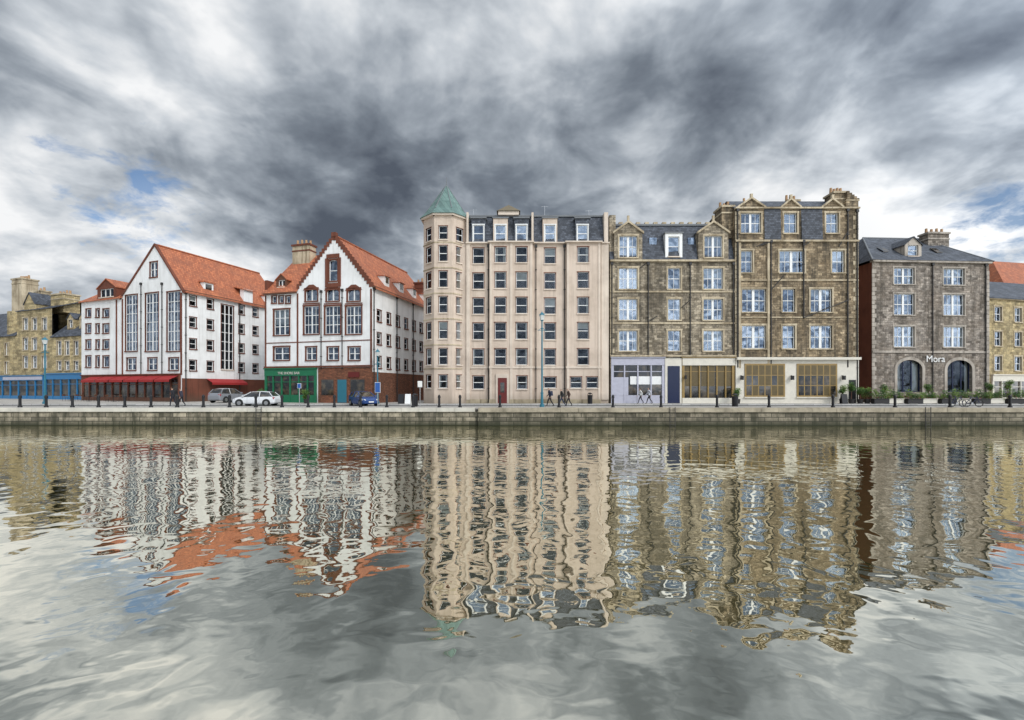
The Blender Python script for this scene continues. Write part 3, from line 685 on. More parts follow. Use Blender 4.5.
for k in range(6):
    for j,z in enumerate((3.9,6.6,9.3,12.0)):
        if k==2: continue
        w.append(dict(u0=.9+k*2.2,u1=1.75+k*2.2,z0=z,z1=z+1.3,**ks2))
w.append(dict(u0=.9+4.1,u1=1.75+5.0,z0=4.2,z1=12.9,d=.14,surround='brownstone',sw=.08,nx=3,nz=7,sillm='beigetrim',cur=0))
wall(b,fBs,0,D,0,zr,w,'white')
b.box('side_eaves','bframe',fBs,0,D,-.1,.3,zr-.15,zr+.02)
b.box('brown_base','brownstone',fBs,0,D,-.02,.05,0,2.9)
for u in (.4,7.6,12): pipe(b,fBs,u,.1,zr-.4)
b.poly('walls','white',[fB.p(0,0,0),fB.p(0,-D,0),fB.p(0,-D,zl2),fB.p(0,0,zl2)])
b.poly('walls','white',[fB.p(0,-D,0),fB.p(Lb,-D,0),fB.p(Lb,-D,zr),fB.p(upk,-D,zpk),fB.p(ul,-D,zl),fB.p(0,-D,zl2)])
b.slab('roof','tile',[fB.p(upk,-.2,zpk+.05),fB.p(Lb+.4,-.2,zr-.2),fB.p(Lb+.4,-D,zr-.2),fB.p(upk,-D,zpk+.05)])
b.slab('roof','tile',[fB.p(ul,-.2,zl),fB.p(upk,-.2,zpk+.05),fB.p(upk,-D,zpk+.05),fB.p(ul,-D,zl)])
b.tube('ridge_tiles','tile',fB.p(upk,-.3,zpk+.1),fB.p(upk,-D,zpk+.1),.13,n=6)
b.slab('roof','tile',[fB.p(-.1,.3,zl2-.05),fB.p(ul+.1,.3,zl2-.05),fB.p(ul+1.2,-5,zl2+3.6),fB.p(-.1,-5,zl2+3.6)])
b.slab('roof','tile',[fB.p(-.1,-5,zl2+3.6),fB.p(ul+1.2,-5,zl2+3.6),fB.p(ul+.1,-10,zl2),fB.p(-.1,-10,zl2)])
dormer(b,fB,fB.U(107),4.0,zl2,zl2+1.6,.05,3,'brownstone',(3.0,zl2+.3,zl2+1.4,dict(nx=3,nz=1,sw=.05)),rise=1.1,rm='tile')
b.box('side_parapet','white',fBs,8.2,9.6,-.6,.12,zr-.1,zr+1.9); b.slab('roof','tile',[fBs.p(8,.4,zr+1.8),fBs.p(9.8,.4,zr+1.8),fBs.p(9.8,-3,zr+2.6),fBs.p(8,-3,zr+2.6)])
for s_ in (3,12):
    b.box('roof_dormers','white',fBs,s_,s_+1.3,-2.2,-.5,zr,zr+1.7); b.box('roof_dormer_windows','sglass',fBs,s_+.25,s_+1.05,-.5,-.47,zr+.5,zr+1.5); b.box('roof_dormer_caps','tile',fBs,s_-.15,s_+1.45,-2.6,-.3,zr+1.7,zr+1.85)
zs=fB.Z(140,375)
shop(b,fB,.4,Lb-.2,zs,'brownstone',12,fh=.5,riser=.5,part='restaurant_front')
for i in range(6): awning(b,fB,2.6+i*2.95,2.6+i*2.95+2.75,zs-.05,1.3,.6)
awning(b,fBs,3,8,2.9,1.1,.5)
b.done()
# ============================================================ BUILDING A (far left)
b=B('yellow_sandstone_tenement',(-75,68,Q))
fA=Fr(0,0,-20); La=44
fA.x,fA.y=-61.3-La*fA.c,63.6-La*fA.s
s1,s2,s3=fA.U(17),fA.U(52),La
ky=dict(d=.2,surround='dress',sw=.15,nz=2,glass='glassb',cur=.4,bars=2)
zA=fA.Z(67,336)
w=[wpx(fA,a,a+4.5,341,355,**ky) for a in (57,65,74)]+[wpx(fA,a,a+4.5,361,370,**ky) for a in (57,65,74)]
wall(b,fA,s2,s3,0,zA,w,'yellow')
b.slab('roof','slate',[fA.p(s2,.25,zA),fA.p(s3,.25,zA),fA.p(s3,-6,zA+6.3),fA.p(s2,-6,zA+6.3)])
dormer(b,fA,fA.U(63),1.8,zA+1.1,zA+2.8,-.9,3,'yellow',(1.0,zA+1.4,zA+2.6,ky)); dormer(b,fA,fA.U(75),1.8,zA+1.1,zA+2.8,-.9,3,'yellow',(1.0,zA+1.4,zA+2.6,ky))
zE=fA.Z(35,312)
w=[wpx(fA,a,a+5,yt,yt+12,**ky) for a in (23,32,42) for yt in (318,338,356)]
wall(b,fA,s1,s2,0,zE+.4,w,'yellow')
b.slab('roof','slate',[fA.p(s1,.2,zE+.4),fA.p(s2,.2,zE+.4),fA.p(s2,-5,zE+2.6),fA.p(s1,-5,zE+2.6)])
dormer(b,fA,fA.U(30),3.0,zE+.4,zE+1.4,.05,5,'yellow',None,rise=1.7)
wall(b,fA,0,s1,0,fA.Z(8,336),[dict(u0=1.2+k*2.6,u1=2.3+k*2.6,z0=z,z1=z+1.9,**ky) for k in range(int(s1/2.6)) for z in (4.0,7.0)],'yellow')
zq=fA.Z(8,336)
b.slab('roof','slate',[fA.p(0,.25,zq),fA.p(s1,.25,zq),fA.p(s1,-6,zq+5.5),fA.p(0,-6,zq+5.5)])
shell(b,fA,0,La,zq,12,'yellow')
b.box('rear_block','yellow',fA,s1,s2+.5,-11,-5.02,0,zE+2.4); b.box('rear_block','slate',fA,0.1,s1,-11,-6.02,0,zq+5.3); b.box('rear_block','slate',fA,s2+.5,s3,-11,-6.02,0,zA+6.1)
q=fA.p(fA.U(8),-1.5,0); b.cyl('stair_tower','yellow',(q.x,q.y),Q,Q+zq+4,1.5,1.5,14)
chimney(b,fA,fA.U(3),fA.U(13),-3.0,-1.0,zq,fA.Z(8,278),'dress',4); chimney(b,fA,fA.U(37),fA.U(50),-3.6,-1.6,zE,fA.Z(42,293),'yellow',4)
chimney(b,fA,fA.U(22),fA.U(29),-2.6,-1.4,zE,fA.Z(25,290),'dress',2); chimney(b,fA,fA.U(66),fA.U(72),-6.6,-5.4,zA+4,fA.Z(69,299),'yellow',3)
shop(b,fA,.5,fA.U(45),fA.Z(30,376),'blueshop',14,fh=.7); shop(b,fA,fA.U(46),La-.3,fA.Z(60,374),'blueshop',5,fh=.8,part='blue_pub_front')
b.box('fascia_board','lav',fA,fA.U(5),fA.U(44),.23,.26,fA.Z(30,376)-.6,fA.Z(30,376)-.1)
b.done()
b=B('rear_tenement_row',(0,95,Q)); f=Fr(-120,92,0)
wall(b,f,0,240,0,11,[dict(u0=2+k*5,u1=3.2+k*5,z0=z,z1=z+1.8,cur=0) for k in range(47) for z in (4,7.5)],'grey'); shell(b,f,0,240,11,10,'grey')
b.slab('roof','slate',[f.p(0,.3,11),f.p(240,.3,11),f.p(240,-5,15),f.p(0,-5,15)]); b.slab('roof','slate',[f.p(0,-5,15),f.p(240,-5,15),f.p(240,-10.3,11),f.p(0,-10.3,11)])
b.done()
# ============================================================ GROUND
def single(name,verts,faces,mat,smooth=False):
    me=bpy.data.meshes.new(name); me.from_pydata(verts,[],faces); me.update(); me.materials.append(mat)
    o=bpy.data.objects.new(name,me); COL.objects.link(o)
    return o
def groundmat(name,cA,cB,br=None):
    m,nt,out=newmat(name); g=node(nt,'ShaderNodeNewGeometry')
    n1=noise(nt,g.outputs['Position'],0.7,6,0.65); n2=noise(nt,g.outputs['Position'],14,3,0.6)
    c=mixc(nt,ramp01(nt,n1,.35,.65),cA,cB); h=n2
    if br:
        bt=node(nt,'ShaderNodeTexBrick',{'Vector':g.outputs['Position'],'Color1':(1,1,1,1),'Color2':(.72,.72,.72,1),'Mortar':(.4,.4,.4,1),'Scale':1.0,'Mortar Size':0.02,'Brick Width':br[0],'Row Height':br[1]})
        c=mixc(nt,1.0,c,bt.outputs[0],'MULTIPLY'); h=M(nt,'SUBTRACT',n2,bt.outputs[1])
    finish(nt,out,c,.85,h,.01,.5,.3); return m
gm=groundmat('ground_tarmac',(.10,.10,.095),(.16,.155,.145))
BIG=1600
single('ground',[(-BIG,37.7,Q-.13),(BIG,37.7,Q-.13),(BIG,BIG,Q-.13),(-BIG,BIG,Q-.13)],[(0,1,2,3)],gm)
single('road',[(-300,41.3,Q-.126),(300,41.3,Q-.126),(300,46.6,Q-.126),(-300,46.6,Q-.126)],[(0,1,2,3)],groundmat('asphalt',(.055,.055,.057),(.085,.083,.08)))
vs=[];fs=[]
for k in range(-30,31):
    x=k*6; n=len(vs); vs+=[(x,43.9,Q-.121),(x+3,43.9,Q-.121),(x+3,44.02,Q-.121),(x,44.02,Q-.121)]; fs.append((n,n+1,n+2,n+3))
for (ya,yb) in ((41.6,41.7),(46.2,46.3)):
    n=len(vs); vs+=[(-200,ya,Q-.121),(200,ya,Q-.121),(200,yb,Q-.121),(-200,yb,Q-.121)]; fs.append((n,n+1,n+2,n+3))
single('road_markings',vs,fs,paint('road_paint',(.7,.69,.64),.7,.4))
def slabobj(name,x0,x1,y0,y1,z0,z1,mat):
    v=[(x0,y0,z0),(x1,y0,z0),(x1,y1,z0),(x0,y1,z0),(x0,y0,z1),(x1,y0,z1),(x1,y1,z1),(x0,y1,z1)]
    return single(name,v,[(0,1,2,3),(4,5,6,7),(0,1,5,4),(1,2,6,5),(2,3,7,6),(3,0,4,7)],mat)
pave=groundmat('paving_flags',(.40,.375,.34),(.52,.49,.44),(.9,.6)); setts=groundmat('granite_setts',(.38,.36,.33),(.52,.49,.45),(.5,.3)); kerb=groundmat('kerb_granite',(.46,.45,.43),(.56,.55,.52),(1.0,5.0))
slabobj('quay_promenade',-300,300,38.0,41.0,Q-.6,Q,setts)
slabobj('kerb',-300,300,41.003,41.2,Q-.5,Q+.002,kerb); slabobj('kerb',-300,300,46.7,46.9,Q-.5,Q+.002,kerb)
slabobj('pavement',-300,300,46.903,110,Q-.5,Q-.004,pave)
def quaymat(name,dark):
    m,nt,out=newmat(name); v,g,s=wallvec(nt)
    br=node(nt,'ShaderNodeTexBrick',{'Vector':v,'Color1':c4((.34*dark,.295*dark,.22*dark)),'Color2':c4((.12*dark,.105*dark,.08*dark)),'Mortar':(.04,.037,.03,1),'Scale':1.0,'Mortar Size':.025,'Brick Width':1.15,'Row Height':.36})
    n=noise(nt,g.outputs['Position'],2.2,6,.7)
    c=mixc(nt,M(nt,'MULTIPLY',ramp01(nt,n,.4,.65),.65),br.outputs[0],(.045,.045,.028))
    sv,_,_=wallvec(nt,1.6,.3); n3=noise(nt,sv,1.0,4,.6)
    c=mixc(nt,M(nt,'MULTIPLY',ramp01(nt,n3,.46,.64),.75),c,(.032,.032,.02))
    zf=node(nt,'ShaderNodeMapRange',{0:M(nt,'ADD',s.outputs[2],M(nt,'MULTIPLY',n,.4)),1:.15,2:.8,3:1.0,4:0.0}).outputs[0]
    c=mixc(nt,zf,c,(.020,.024,.010))
    finish(nt,out,c,.8,M(nt,'SUBTRACT',n,br.outputs[1]),.04,.8,.3); return m
xs=-2.85
b=B('quay_wall',(0,37.5,0)); MT['qw']=quaymat('quay_masonry',.9); MT['qw2']=quaymat('quay_masonry_weathered',1.2); MT['cope']=groundmat('coping_stone',(.42,.40,.35),(.57,.54,.47)); MT['cope2']=groundmat('coping_stone_worn',(.20,.175,.13),(.40,.35,.265))
f0=Fr(0,0,0,0)
b.box('masonry_face','qw2',f0,-300,xs,-38.0,-37.55,-2,Q-.32); b.box('masonry_face_newer','qw',f0,xs,300,-38.0,-37.25,-2,Q-.32)
x=-120.0
while x<xs-.5:
    l=min(R.uniform(1.3,2.0),xs-x); b.box('coping','cope',f0,x,x+l-.02,-38.02,-37.43+R.uniform(-.01,.01),Q-.32,Q+.004+R.uniform(0,.012)); x+=l
x=xs
while x<120:
    l=R.uniform(1.2,2.2); b.box('coping_worn','cope2',f0,x,x+l-.02,-38.02,-37.1+R.uniform(-.02,.02),Q-.34,Q+.004+R.uniform(0,.03)); x+=l
b.done()
def ladder(x,y):
    b=B('quay_ladder',(x,y,0))
    for s_ in (-.22,.22): b.tube('rails','pipe',(x+s_,y,-.5),(x+s_,y,Q+.1),.03)
    for k in range(6): b.tube('rungs','pipe',(x-.22,y,.1+k*.25),(x+.22,y,.1+k*.25),.018)
    b.done()
ladder(-21.5,37.33); ladder(13.5,37.0); ladder(35,37.0)
slabobj('near_quay_pavement',-300,300,-200,0.9,-2,Q,setts)
slabobj('river_bed',-300,300,0.9,38,-3.2,-3,gm)
# ============================================================ WATER
m,nt,out=newmat('river_water')
g=node(nt,'ShaderNodeNewGeometry')
mp=node(nt,'ShaderNodeMapping',{'Vector':g.outputs['Position'],'Scale':(1.0,1.15,1.0),'Rotation':(0,0,.15)})
na=noise(nt,mp.outputs[0],1.4,1.2,.4,.45); nb=noise(nt,mp.outputs[0],4.2,1.2,.5,.2); nc=noise(nt,mp.outputs[0],.13,2,.5)
rough=ramp01(nt,nc,.38,.62)
h=M(nt,'ADD',M(nt,'MULTIPLY',na,M(nt,'ADD',M(nt,'MULTIPLY',rough,.25),.9)),M(nt,'MULTIPLY',nb,M(nt,'ADD',M(nt,'MULTIPLY',rough,.09),.03)))
bp=node(nt,'ShaderNodeBump',{'Height':h,'Distance':.0165,'Strength':1.0})
gl=node(nt,'ShaderNodeBsdfGlossy',{'Color':(.96,.94,.84,1),'Roughness':.012,'Normal':bp.outputs[0]})
df=node(nt,'ShaderNodeBsdfDiffuse',{'Color':(.085,.080,.030,1)})
fr_=node(nt,'ShaderNodeFresnel',{'IOR':1.5,'Normal':bp.outputs[0]})
fac=M(nt,'ADD',M(nt,'MULTIPLY',fr_.outputs[0],.4),.70,clamp=True)
mx=node(nt,'ShaderNodeMixShader',{0:fac,1:df.outputs[0],2:gl.outputs[0]})
nt.links.new(mx.outputs[0],out.inputs[0])
single('river_water',[(-BIG,.85,0),(BIG,.85,0),(BIG,37.9,0),(-BIG,37.9,0)],[(0,1,2,3)],m)
# ============================================================ STREET FURNITURE
def gx(px,Y): return (px-512)*Y/F
def bollard(x,y):
    b=B('bollard',(x,y,Q)); 
    b.cyl('base','black',(x,y),Q,Q+.14,.17,.14,12); b.cyl('post','black',(x,y),Q+.14,Q+.9,.105,.095,12); b.cyl('collar','black',(x,y),Q+.82,Q+.88,.135,.135,12)
    b.cyl('cap','black',(x,y),Q+.9,Q+1.0,.12,.12,12); b.cyl('cap','black',(x,y),Q+1.0,Q+1.12,.12,.04,12); b.done()
for k in range(17): bollard(gx(20+k*26.2,38.6),38.6)
for px in (460,500,559,613,661,717,769,833,895,950,1010): bollard(gx(px,38.6),38.6)
def lamp(x,y,h):
    b=B('street_lamp',(x,y,Q))
    b.cyl('base','teal',(x,y),Q,Q+.25,.22,.2,12); b.cyl('base','teal',(x,y),Q+.25,Q+1.2,.13,.11,12); b.cyl('base','teal',(x,y),Q+1.2,Q+1.3,.15,.15,12)
    b.cyl('pole','teal',(x,y),Q+1.3,Q+h-.9,.085,.06,10); b.cyl('collar','teal',(x,y),Q+h-1.6,Q+h-1.5,.1,.1,10)
    b.tube('ladder_bar','teal',(x-.4,y,Q+h-1.7),(x+.4,y,Q+h-1.7),.025)
    b.cyl('lantern_seat','teal',(x,y),Q+h-.9,Q+h-.8,.06,.17,6); b.cyl('lantern_glass','lampglass',(x,y),Q+h-.8,Q+h-.35,.15,.25,6)
    b.cyl('lantern_roof','teal',(x,y),Q+h-.35,Q+h-.1,.29,.08,6); b.cyl('finial','teal',(x,y),Q+h-.1,Q+h+.1,.03,.01,6)
    for s_ in (-1,1): b.tube('scroll','teal',(x+s_*.06,y,Q+h-1.5),(x+s_*.3,y,Q+h-1.7),.02)
    b.done()
lamp(gx(542,39.6),39.6,8.6); lamp(gx(40,46.7),47.2,7.2); lamp(gx(377,48),48.2,6.0)
def sign(x,y,h,w,hh,mat,name='traffic_sign'):
    b=B(name,(x,y,Q)); b.cyl('post','steel',(x,y),Q,Q+h,.035,.035,8); f=Fr(x,y,0)
    b.box('plate',mat,f,-w/2,w/2,.04,.065,h-hh,h); b.box('plate_border','wframe',f,-w/2-.03,w/2+.03,.03,.042,h-hh-.03,h+.03); b.done()
MT['signblue']=paint('sign_blue',(.02,.09,.32),.4); MT['signgreen']=paint('sign_white',(.7,.7,.68),.4)
sign(gx(380,41.5),40.8,2.2,.45,.9,'signblue'); sign(gx(303,41.5),40.8,2.1,.3,.4,'signblue'); sign(gx(420,40),40,2.3,.35,.5,'signgreen')
def aboard(x,y,mat):
    b=B('a_board_sign',(x,y,Q))
    for s_ in (-1,1):
        b.hexa('panel',mat,[(x-.3,y+s_*.25,Q),(x+.3,y+s_*.25,Q),(x+.3,y+s_*.22,Q),(x-.3,y+s_*.22,Q)],[(x-.3,y+s_*.04,Q+1.05),(x+.3,y+s_*.04,Q+1.05),(x+.3,y+s_*.01,Q+1.05),(x-.3,y+s_*.01,Q+1.05)])
    b.done()
aboard(gx(395,45),47.5,'black'); aboard(gx(402,45),47.6,'wframe'); aboard(gx(848,47),47.6,'black')
def bin_(x,y):
    b=B('litter_bin',(x,y,Q)); b.cyl('body','black',(x,y),Q,Q+.95,.25,.28,14); b.cyl('hood','black',(x,y),Q+1.05,Q+1.2,.29,.12,14)
    for a in range(4): b.tube('struts','black',(x+.25*math.cos(a*1.57),y+.25*math.sin(a*1.57),Q+.95),(x+.25*math.cos(a*1.57),y+.25*math.sin(a*1.57),Q+1.06),.02)
    b.done()
bin_(gx(415,40.5),40.5); bin_(gx(590,47.5),47.5); bin_(gx(735,40.5),40.5)
def leafmat(name,c):
    m,nt,out=newmat(name); g=node(nt,'ShaderNodeNewGeometry'); n=noise(nt,g.outputs['Position'],5,3,.6)
    finish(nt,out,mixc(nt,ramp01(nt,n,.35,.65),tuple(x*.45 for x in c),c),.6,spec=.3); return m
LG=leafmat('leaf_green',(.07,.16,.03)); LG2=leafmat('leaf_yellow_green',(.17,.27,.05)); FL=leafmat('flower_pink',(.5,.12,.16))
def foliage(b,part,mat,c,r,n,s=.09):
    V,Fc=b.g(part,mat)
    for _ in range(n):
        while True:
            q=Vector((R.uniform(-1,1),R.uniform(-1,1),R.uniform(-1,1)))
            if .25<q.length<1: break
        q=q*(.8+.35*math.sin(q.x*7+c[0])*math.cos(q.z*6+c[1]))
        p=Vector((c[0]+q.x*r[0],c[1]+q.y*r[1],c[2]+q.z*r[2]))-b.o
        a=Vector((R.gauss(0,1),R.gauss(0,1),R.gauss(0,1))).normalized(); d=a.orthogonal().normalized(); k=len(V); ss=s*R.uniform(.6,1.3)
        V.extend([tuple(p-a*ss),tuple(p+d*ss*.5),tuple(p+a*ss),tuple(p-d*ss*.5)]); Fc.append((k,k+1,k+2,k+3))
def planter(x,y,l,mat='curtain',h=.55,ph=.6):
    b=B('planter_hedge',(x,y,Q)); f=Fr(x,y,0)
    b.box('trough',mat,f,-l/2,l/2,-.25,.25,.05,h); b.box('trough_rim',mat,f,-l/2-.04,l/2+.04,-.29,.29,h,h+.06)
    for s_ in (-l/2+.1,l/2-.1): b.box('feet','black',f,s_-.06,s_+.06,-.2,.2,0,.05)
    for i in range(int(l/.4)): 
        hh=ph*R.uniform(.5,1.0)
        foliage(b,'leaves',LG if i%3 else LG2,(x-l/2+.25+i*.42,y,Q+h+hh*.55),(.38,.36,hh),260,.075)
        foliage(b,'flowers',FL,(x-l/2+.25+i*.42,y-.1,Q+h+.2),(.35,.3,.2),14,.05)
    b.done()
for i,px in enumerate((884,901,918,935,952,969,986,1003,1020)): planter(gx(px,46.8),47.3+(i%2)*.3,1.6,'cream' if i%2 else 'pipe',.5,.9)
def pottree(x,y,h=2.0):
    b=B('potted_bay_tree',(x,y,Q)); b.cyl('pot','pipe',(x,y),Q,Q+.5,.22,.3,12); b.tube('trunk','bframe',(x,y,Q+.45),(x+.03,y,Q+h*.65),.04,.025)
    for a in range(4): b.tube('limbs','bframe',(x,y,Q+h*.5),(x+.25*math.cos(a*1.6),y+.25*math.sin(a*1.6),Q+h*.75),.02,.01,5)
    for k in range(6): foliage(b,'leaves',LG if k%2 else LG2,(x+R.uniform(-.25,.25),y+R.uniform(-.2,.2),Q+h*.74+R.uniform(-.35,.3)),(.38,.36,.36),170,.065)
    b.done()
for px in (843,852,861,868): pottree(gx(px,47.8),47.9,R.uniform(1.6,3.2))
pottree(gx(738,47.8),47.9,1.6); pottree(gx(990,50),50,2.6); pottree(gx(1012,50),50.5,2.8); pottree(gx(930,50),50.2,2.2); pottree(gx(885,50),50.2,2.3); pottree(gx(312,50),48.6,1.4); pottree(gx(267,52),50.5,1.4)
def table(x,y):
    b=B('cafe_table',(x,y,Q)); b.cyl('top','bframe',(x,y),Q+.72,Q+.75,.36,.36,14); b.cyl('stem','black',(x,y),Q+.03,Q+.72,.03,.03,8); b.cyl('foot','black',(x,y),Q,Q+.03,.22,.2,12); b.done()
    for s_ in (-1,1):
        b=B('cafe_chair',(x+s_*.65,y,Q)); cxx=x+s_*.65; f=Fr(cxx,y,0)
        b.box('seat','bframe',f,-.2,.2,-.2,.2,.43,.46)
        for a in (-.18,.18):
            for c in (-.18,.18): b.tube('leg','black',(cxx+a,y+c,Q),(cxx+a*.9,y+c*.9,Q+.44),.014,n=5)
        for c in (-.17,.17): b.tube('back_post','black',(cxx+s_*.18,y+c,Q+.44),(cxx+s_*.24,y+c,Q+.88),.014,n=5)
        b.box('backrest','bframe',f,s_*.2+(-.02),s_*.2+.05,-.18,.18,.66,.86); b.done()
for px in (900,922,958,985): table(gx(px,48.8),49.0)
for t in (3,7,12): 
    q=fB.p(t,2.6,0); table(q.x,q.y)
# ============================================================ CARS
def car(x,y,deg,col,name='parked_car',L=1.0,H=1.0,zg=Q-.126):
    pm=paint(name+'_paint',col,.2,.06,.6)
    b=B(name,(x,y,zg)); a=math.radians(deg); ca,sa=math.cos(a),math.sin(a); z0=zg
    def P(px,py,pz): return Vector((x+(px*ca-py*sa)*L,y+(px*sa+py*ca)*L,z0+pz*H))
    st=[(-2.1,.70,.38,.66,.62,.70),(-2.03,.82,.27,.86,.74,.90),(-1.92,.86,.24,.95,.72,1.0),(-1.5,.88,.22,.95,.60,1.42),(-.6,.89,.22,.93,.61,1.50),(.25,.89,.22,.92,.60,1.45),(1.1,.88,.22,.90,.72,.97),(1.7,.86,.22,.82,.70,.86),(1.98,.80,.26,.70,.64,.73),(2.08,.70,.32,.58,.58,.60)]
    def ring(s_):
        X,w,zb,zt,wt,zz=s_
        return [P(X,-w*.93,zb),P(X,-w,zb+.12),P(X,-w,(zb+zt)/2+.08),P(X,-w*.96,zt),P(X,-wt,zz-.04),P(X,-wt+.12,zz),P(X,wt-.12,zz),P(X,wt,zz-.04),P(X,w*.96,zt),P(X,w,(zb+zt)/2+.08),P(X,w,zb+.12),P(X,w*.93,zb)]
    for i in range(len(st)-1):
        A=ring(st[i]);C=ring(st[i+1]); hi=(st[i][5]>1.3 or st[i+1][5]>1.3); full=st[i][5]>1.3 and st[i+1][5]>1.3
        for k in range(12):
            j=(k+1)%12; mt=pm; pn='body'
            if hi and k in (3,7): mt='sglass';pn='side_windows'
            if hi and not full and k in (4,5,6): mt='sglass';pn='windscreens'
            b.poly(pn,mt,[A[k],C[k],C[j],A[j]])
    for s_ in (st[0],st[-1]): b.poly('body',pm,ring(s_))
    for s_ in (-1,1):
        for (xa,za,wa,xb,zb,wb) in ((-.62,.93,.87,-.6,1.47,.63),(1.1,.92,.86,.27,1.43,.62),(-1.9,.96,.84,-1.48,1.4,.62)):
            b.tube('pillars',pm,P(xa,s_*wa,za),P(xb,s_*wb,zb),.035,n=6)
        for wx in (-1.3,1.32):
            b.tube('wheel_arches','rubber',P(wx,s_*.86,.33),P(wx,s_*.897,.33),.39*L,n=20)
            b.tube('tyres','rubber',P(wx,s_*.70,.32),P(wx,s_*.915,.32),.325*L,n=20); b.tube('alloy_wheels','steel',P(wx,s_*.9,.32),P(wx,s_*.925,.32),.2*L,n=10)
        b.hexa('headlights','lampglass',[P(1.8,s_*.6,.60),P(2.06,s_*.55,.60),P(2.0,s_*.76,.60),P(1.75,s_*.85,.60)],[P(1.8,s_*.6,.76),P(2.02,s_*.55,.70),P(1.96,s_*.76,.71),P(1.72,s_*.85,.78)])
        b.hexa('tail_lights','redshop',[P(-2.08,s_*.6,.70),P(-2.0,s_*.6,.70),P(-1.95,s_*.85,.70),P(-2.04,s_*.84,.70)],[P(-2.04,s_*.6,.92),P(-1.96,s_*.6,.92),P(-1.9,s_*.85,.92),P(-1.99,s_*.83,.92)])
        b.hexa('door_mirrors',pm,[P(.85,s_*.88,.95),P(1.0,s_*.88,.95),P(1.0,s_*1.05,.97),P(.87,s_*1.05,.97)],[P(.85,s_*.88,1.08),P(.97,s_*.88,1.08),P(.97,s_*1.05,1.08),P(.87,s_*1.05,1.08)])
        b.tube('door_seams','rubber',P(-.62,s_*.893,.35),P(-.62,s_*.885,.9),.006,n=4); b.tube('door_seams','rubber',P(.55,s_*.893,.35),P(.55,s_*.885,.9),.006,n=4)
    b.hexa('number_plate','wframe',[P(2.07,-.26,.4),P(2.1,-.26,.4),P(2.1,.26,.4),P(2.07,.26,.4)],[P(2.07,-.26,.51),P(2.1,-.26,.51),P(2.1,.26,.51),P(2.07,.26,.51)])
    b.done()
car(gx(256,45),45.2,184,(.74,.75,.76)); car(gx(363,44.8),44.9,-50,(.02,.06,.20),L=.98)
car(gx(217,50),52.0,80,(.22,.23,.25),H=1.12,zg=Q-.004)
# ============================================================ BICYCLE
def bicycle(x,y,deg):
    b=B('bicycle',(x,y,Q)); a=math.radians(deg)
    def P(u,z,w=0): return Vector((x+u*math.cos(a)-w*math.sin(a),y+u*math.sin(a)+w*math.cos(a),Q+z))
    for wx in (-.52,.52):
        pr=None
        for k in range(25):
            t=2*math.pi*k/24; p=P(wx+.33*math.cos(t),.36+.33*math.sin(t))
            if pr: b.tube('wheel','rubber',pr,p,.03,n=5)
            pr=p
        for k in range(8): t=math.pi*k/4; b.tube('spokes','steel',P(wx,.36),P(wx+.32*math.cos(t),.36+.32*math.sin(t)),.003,n=3)
    for p,q in ((P(-.52,.36),P(-.05,.32)),(P(-.52,.36),P(-.17,.82)),(P(-.05,.32),P(-.2,.92)),(P(-.05,.32),P(.36,.82)),(P(-.17,.80),P(.36,.86)),(P(.52,.36),P(.34,.98))): b.tube('frame','navy',p,q,.026,n=6)
    b.tube('handlebar','black',P(.34,1.0,-.28),P(.34,1.0,.28),.014,n=6); b.tube('saddle','black',P(-.34,.95),P(-.08,.95),.06,.03,8); b.tube('crank','steel',P(-.05,.32,-.03),P(-.05,.32,.03),.09,n=12)
    b.tube('pedals','black',P(.1,.24,-.15),P(.1,.24,-.05),.02); b.tube('pedals','black',P(-.2,.40,.15),P(-.2,.40,.05),.02); b.done()
bicycle(gx(955,39.5),39.3,4); bicycle(gx(971,39.5),39.35,-5)
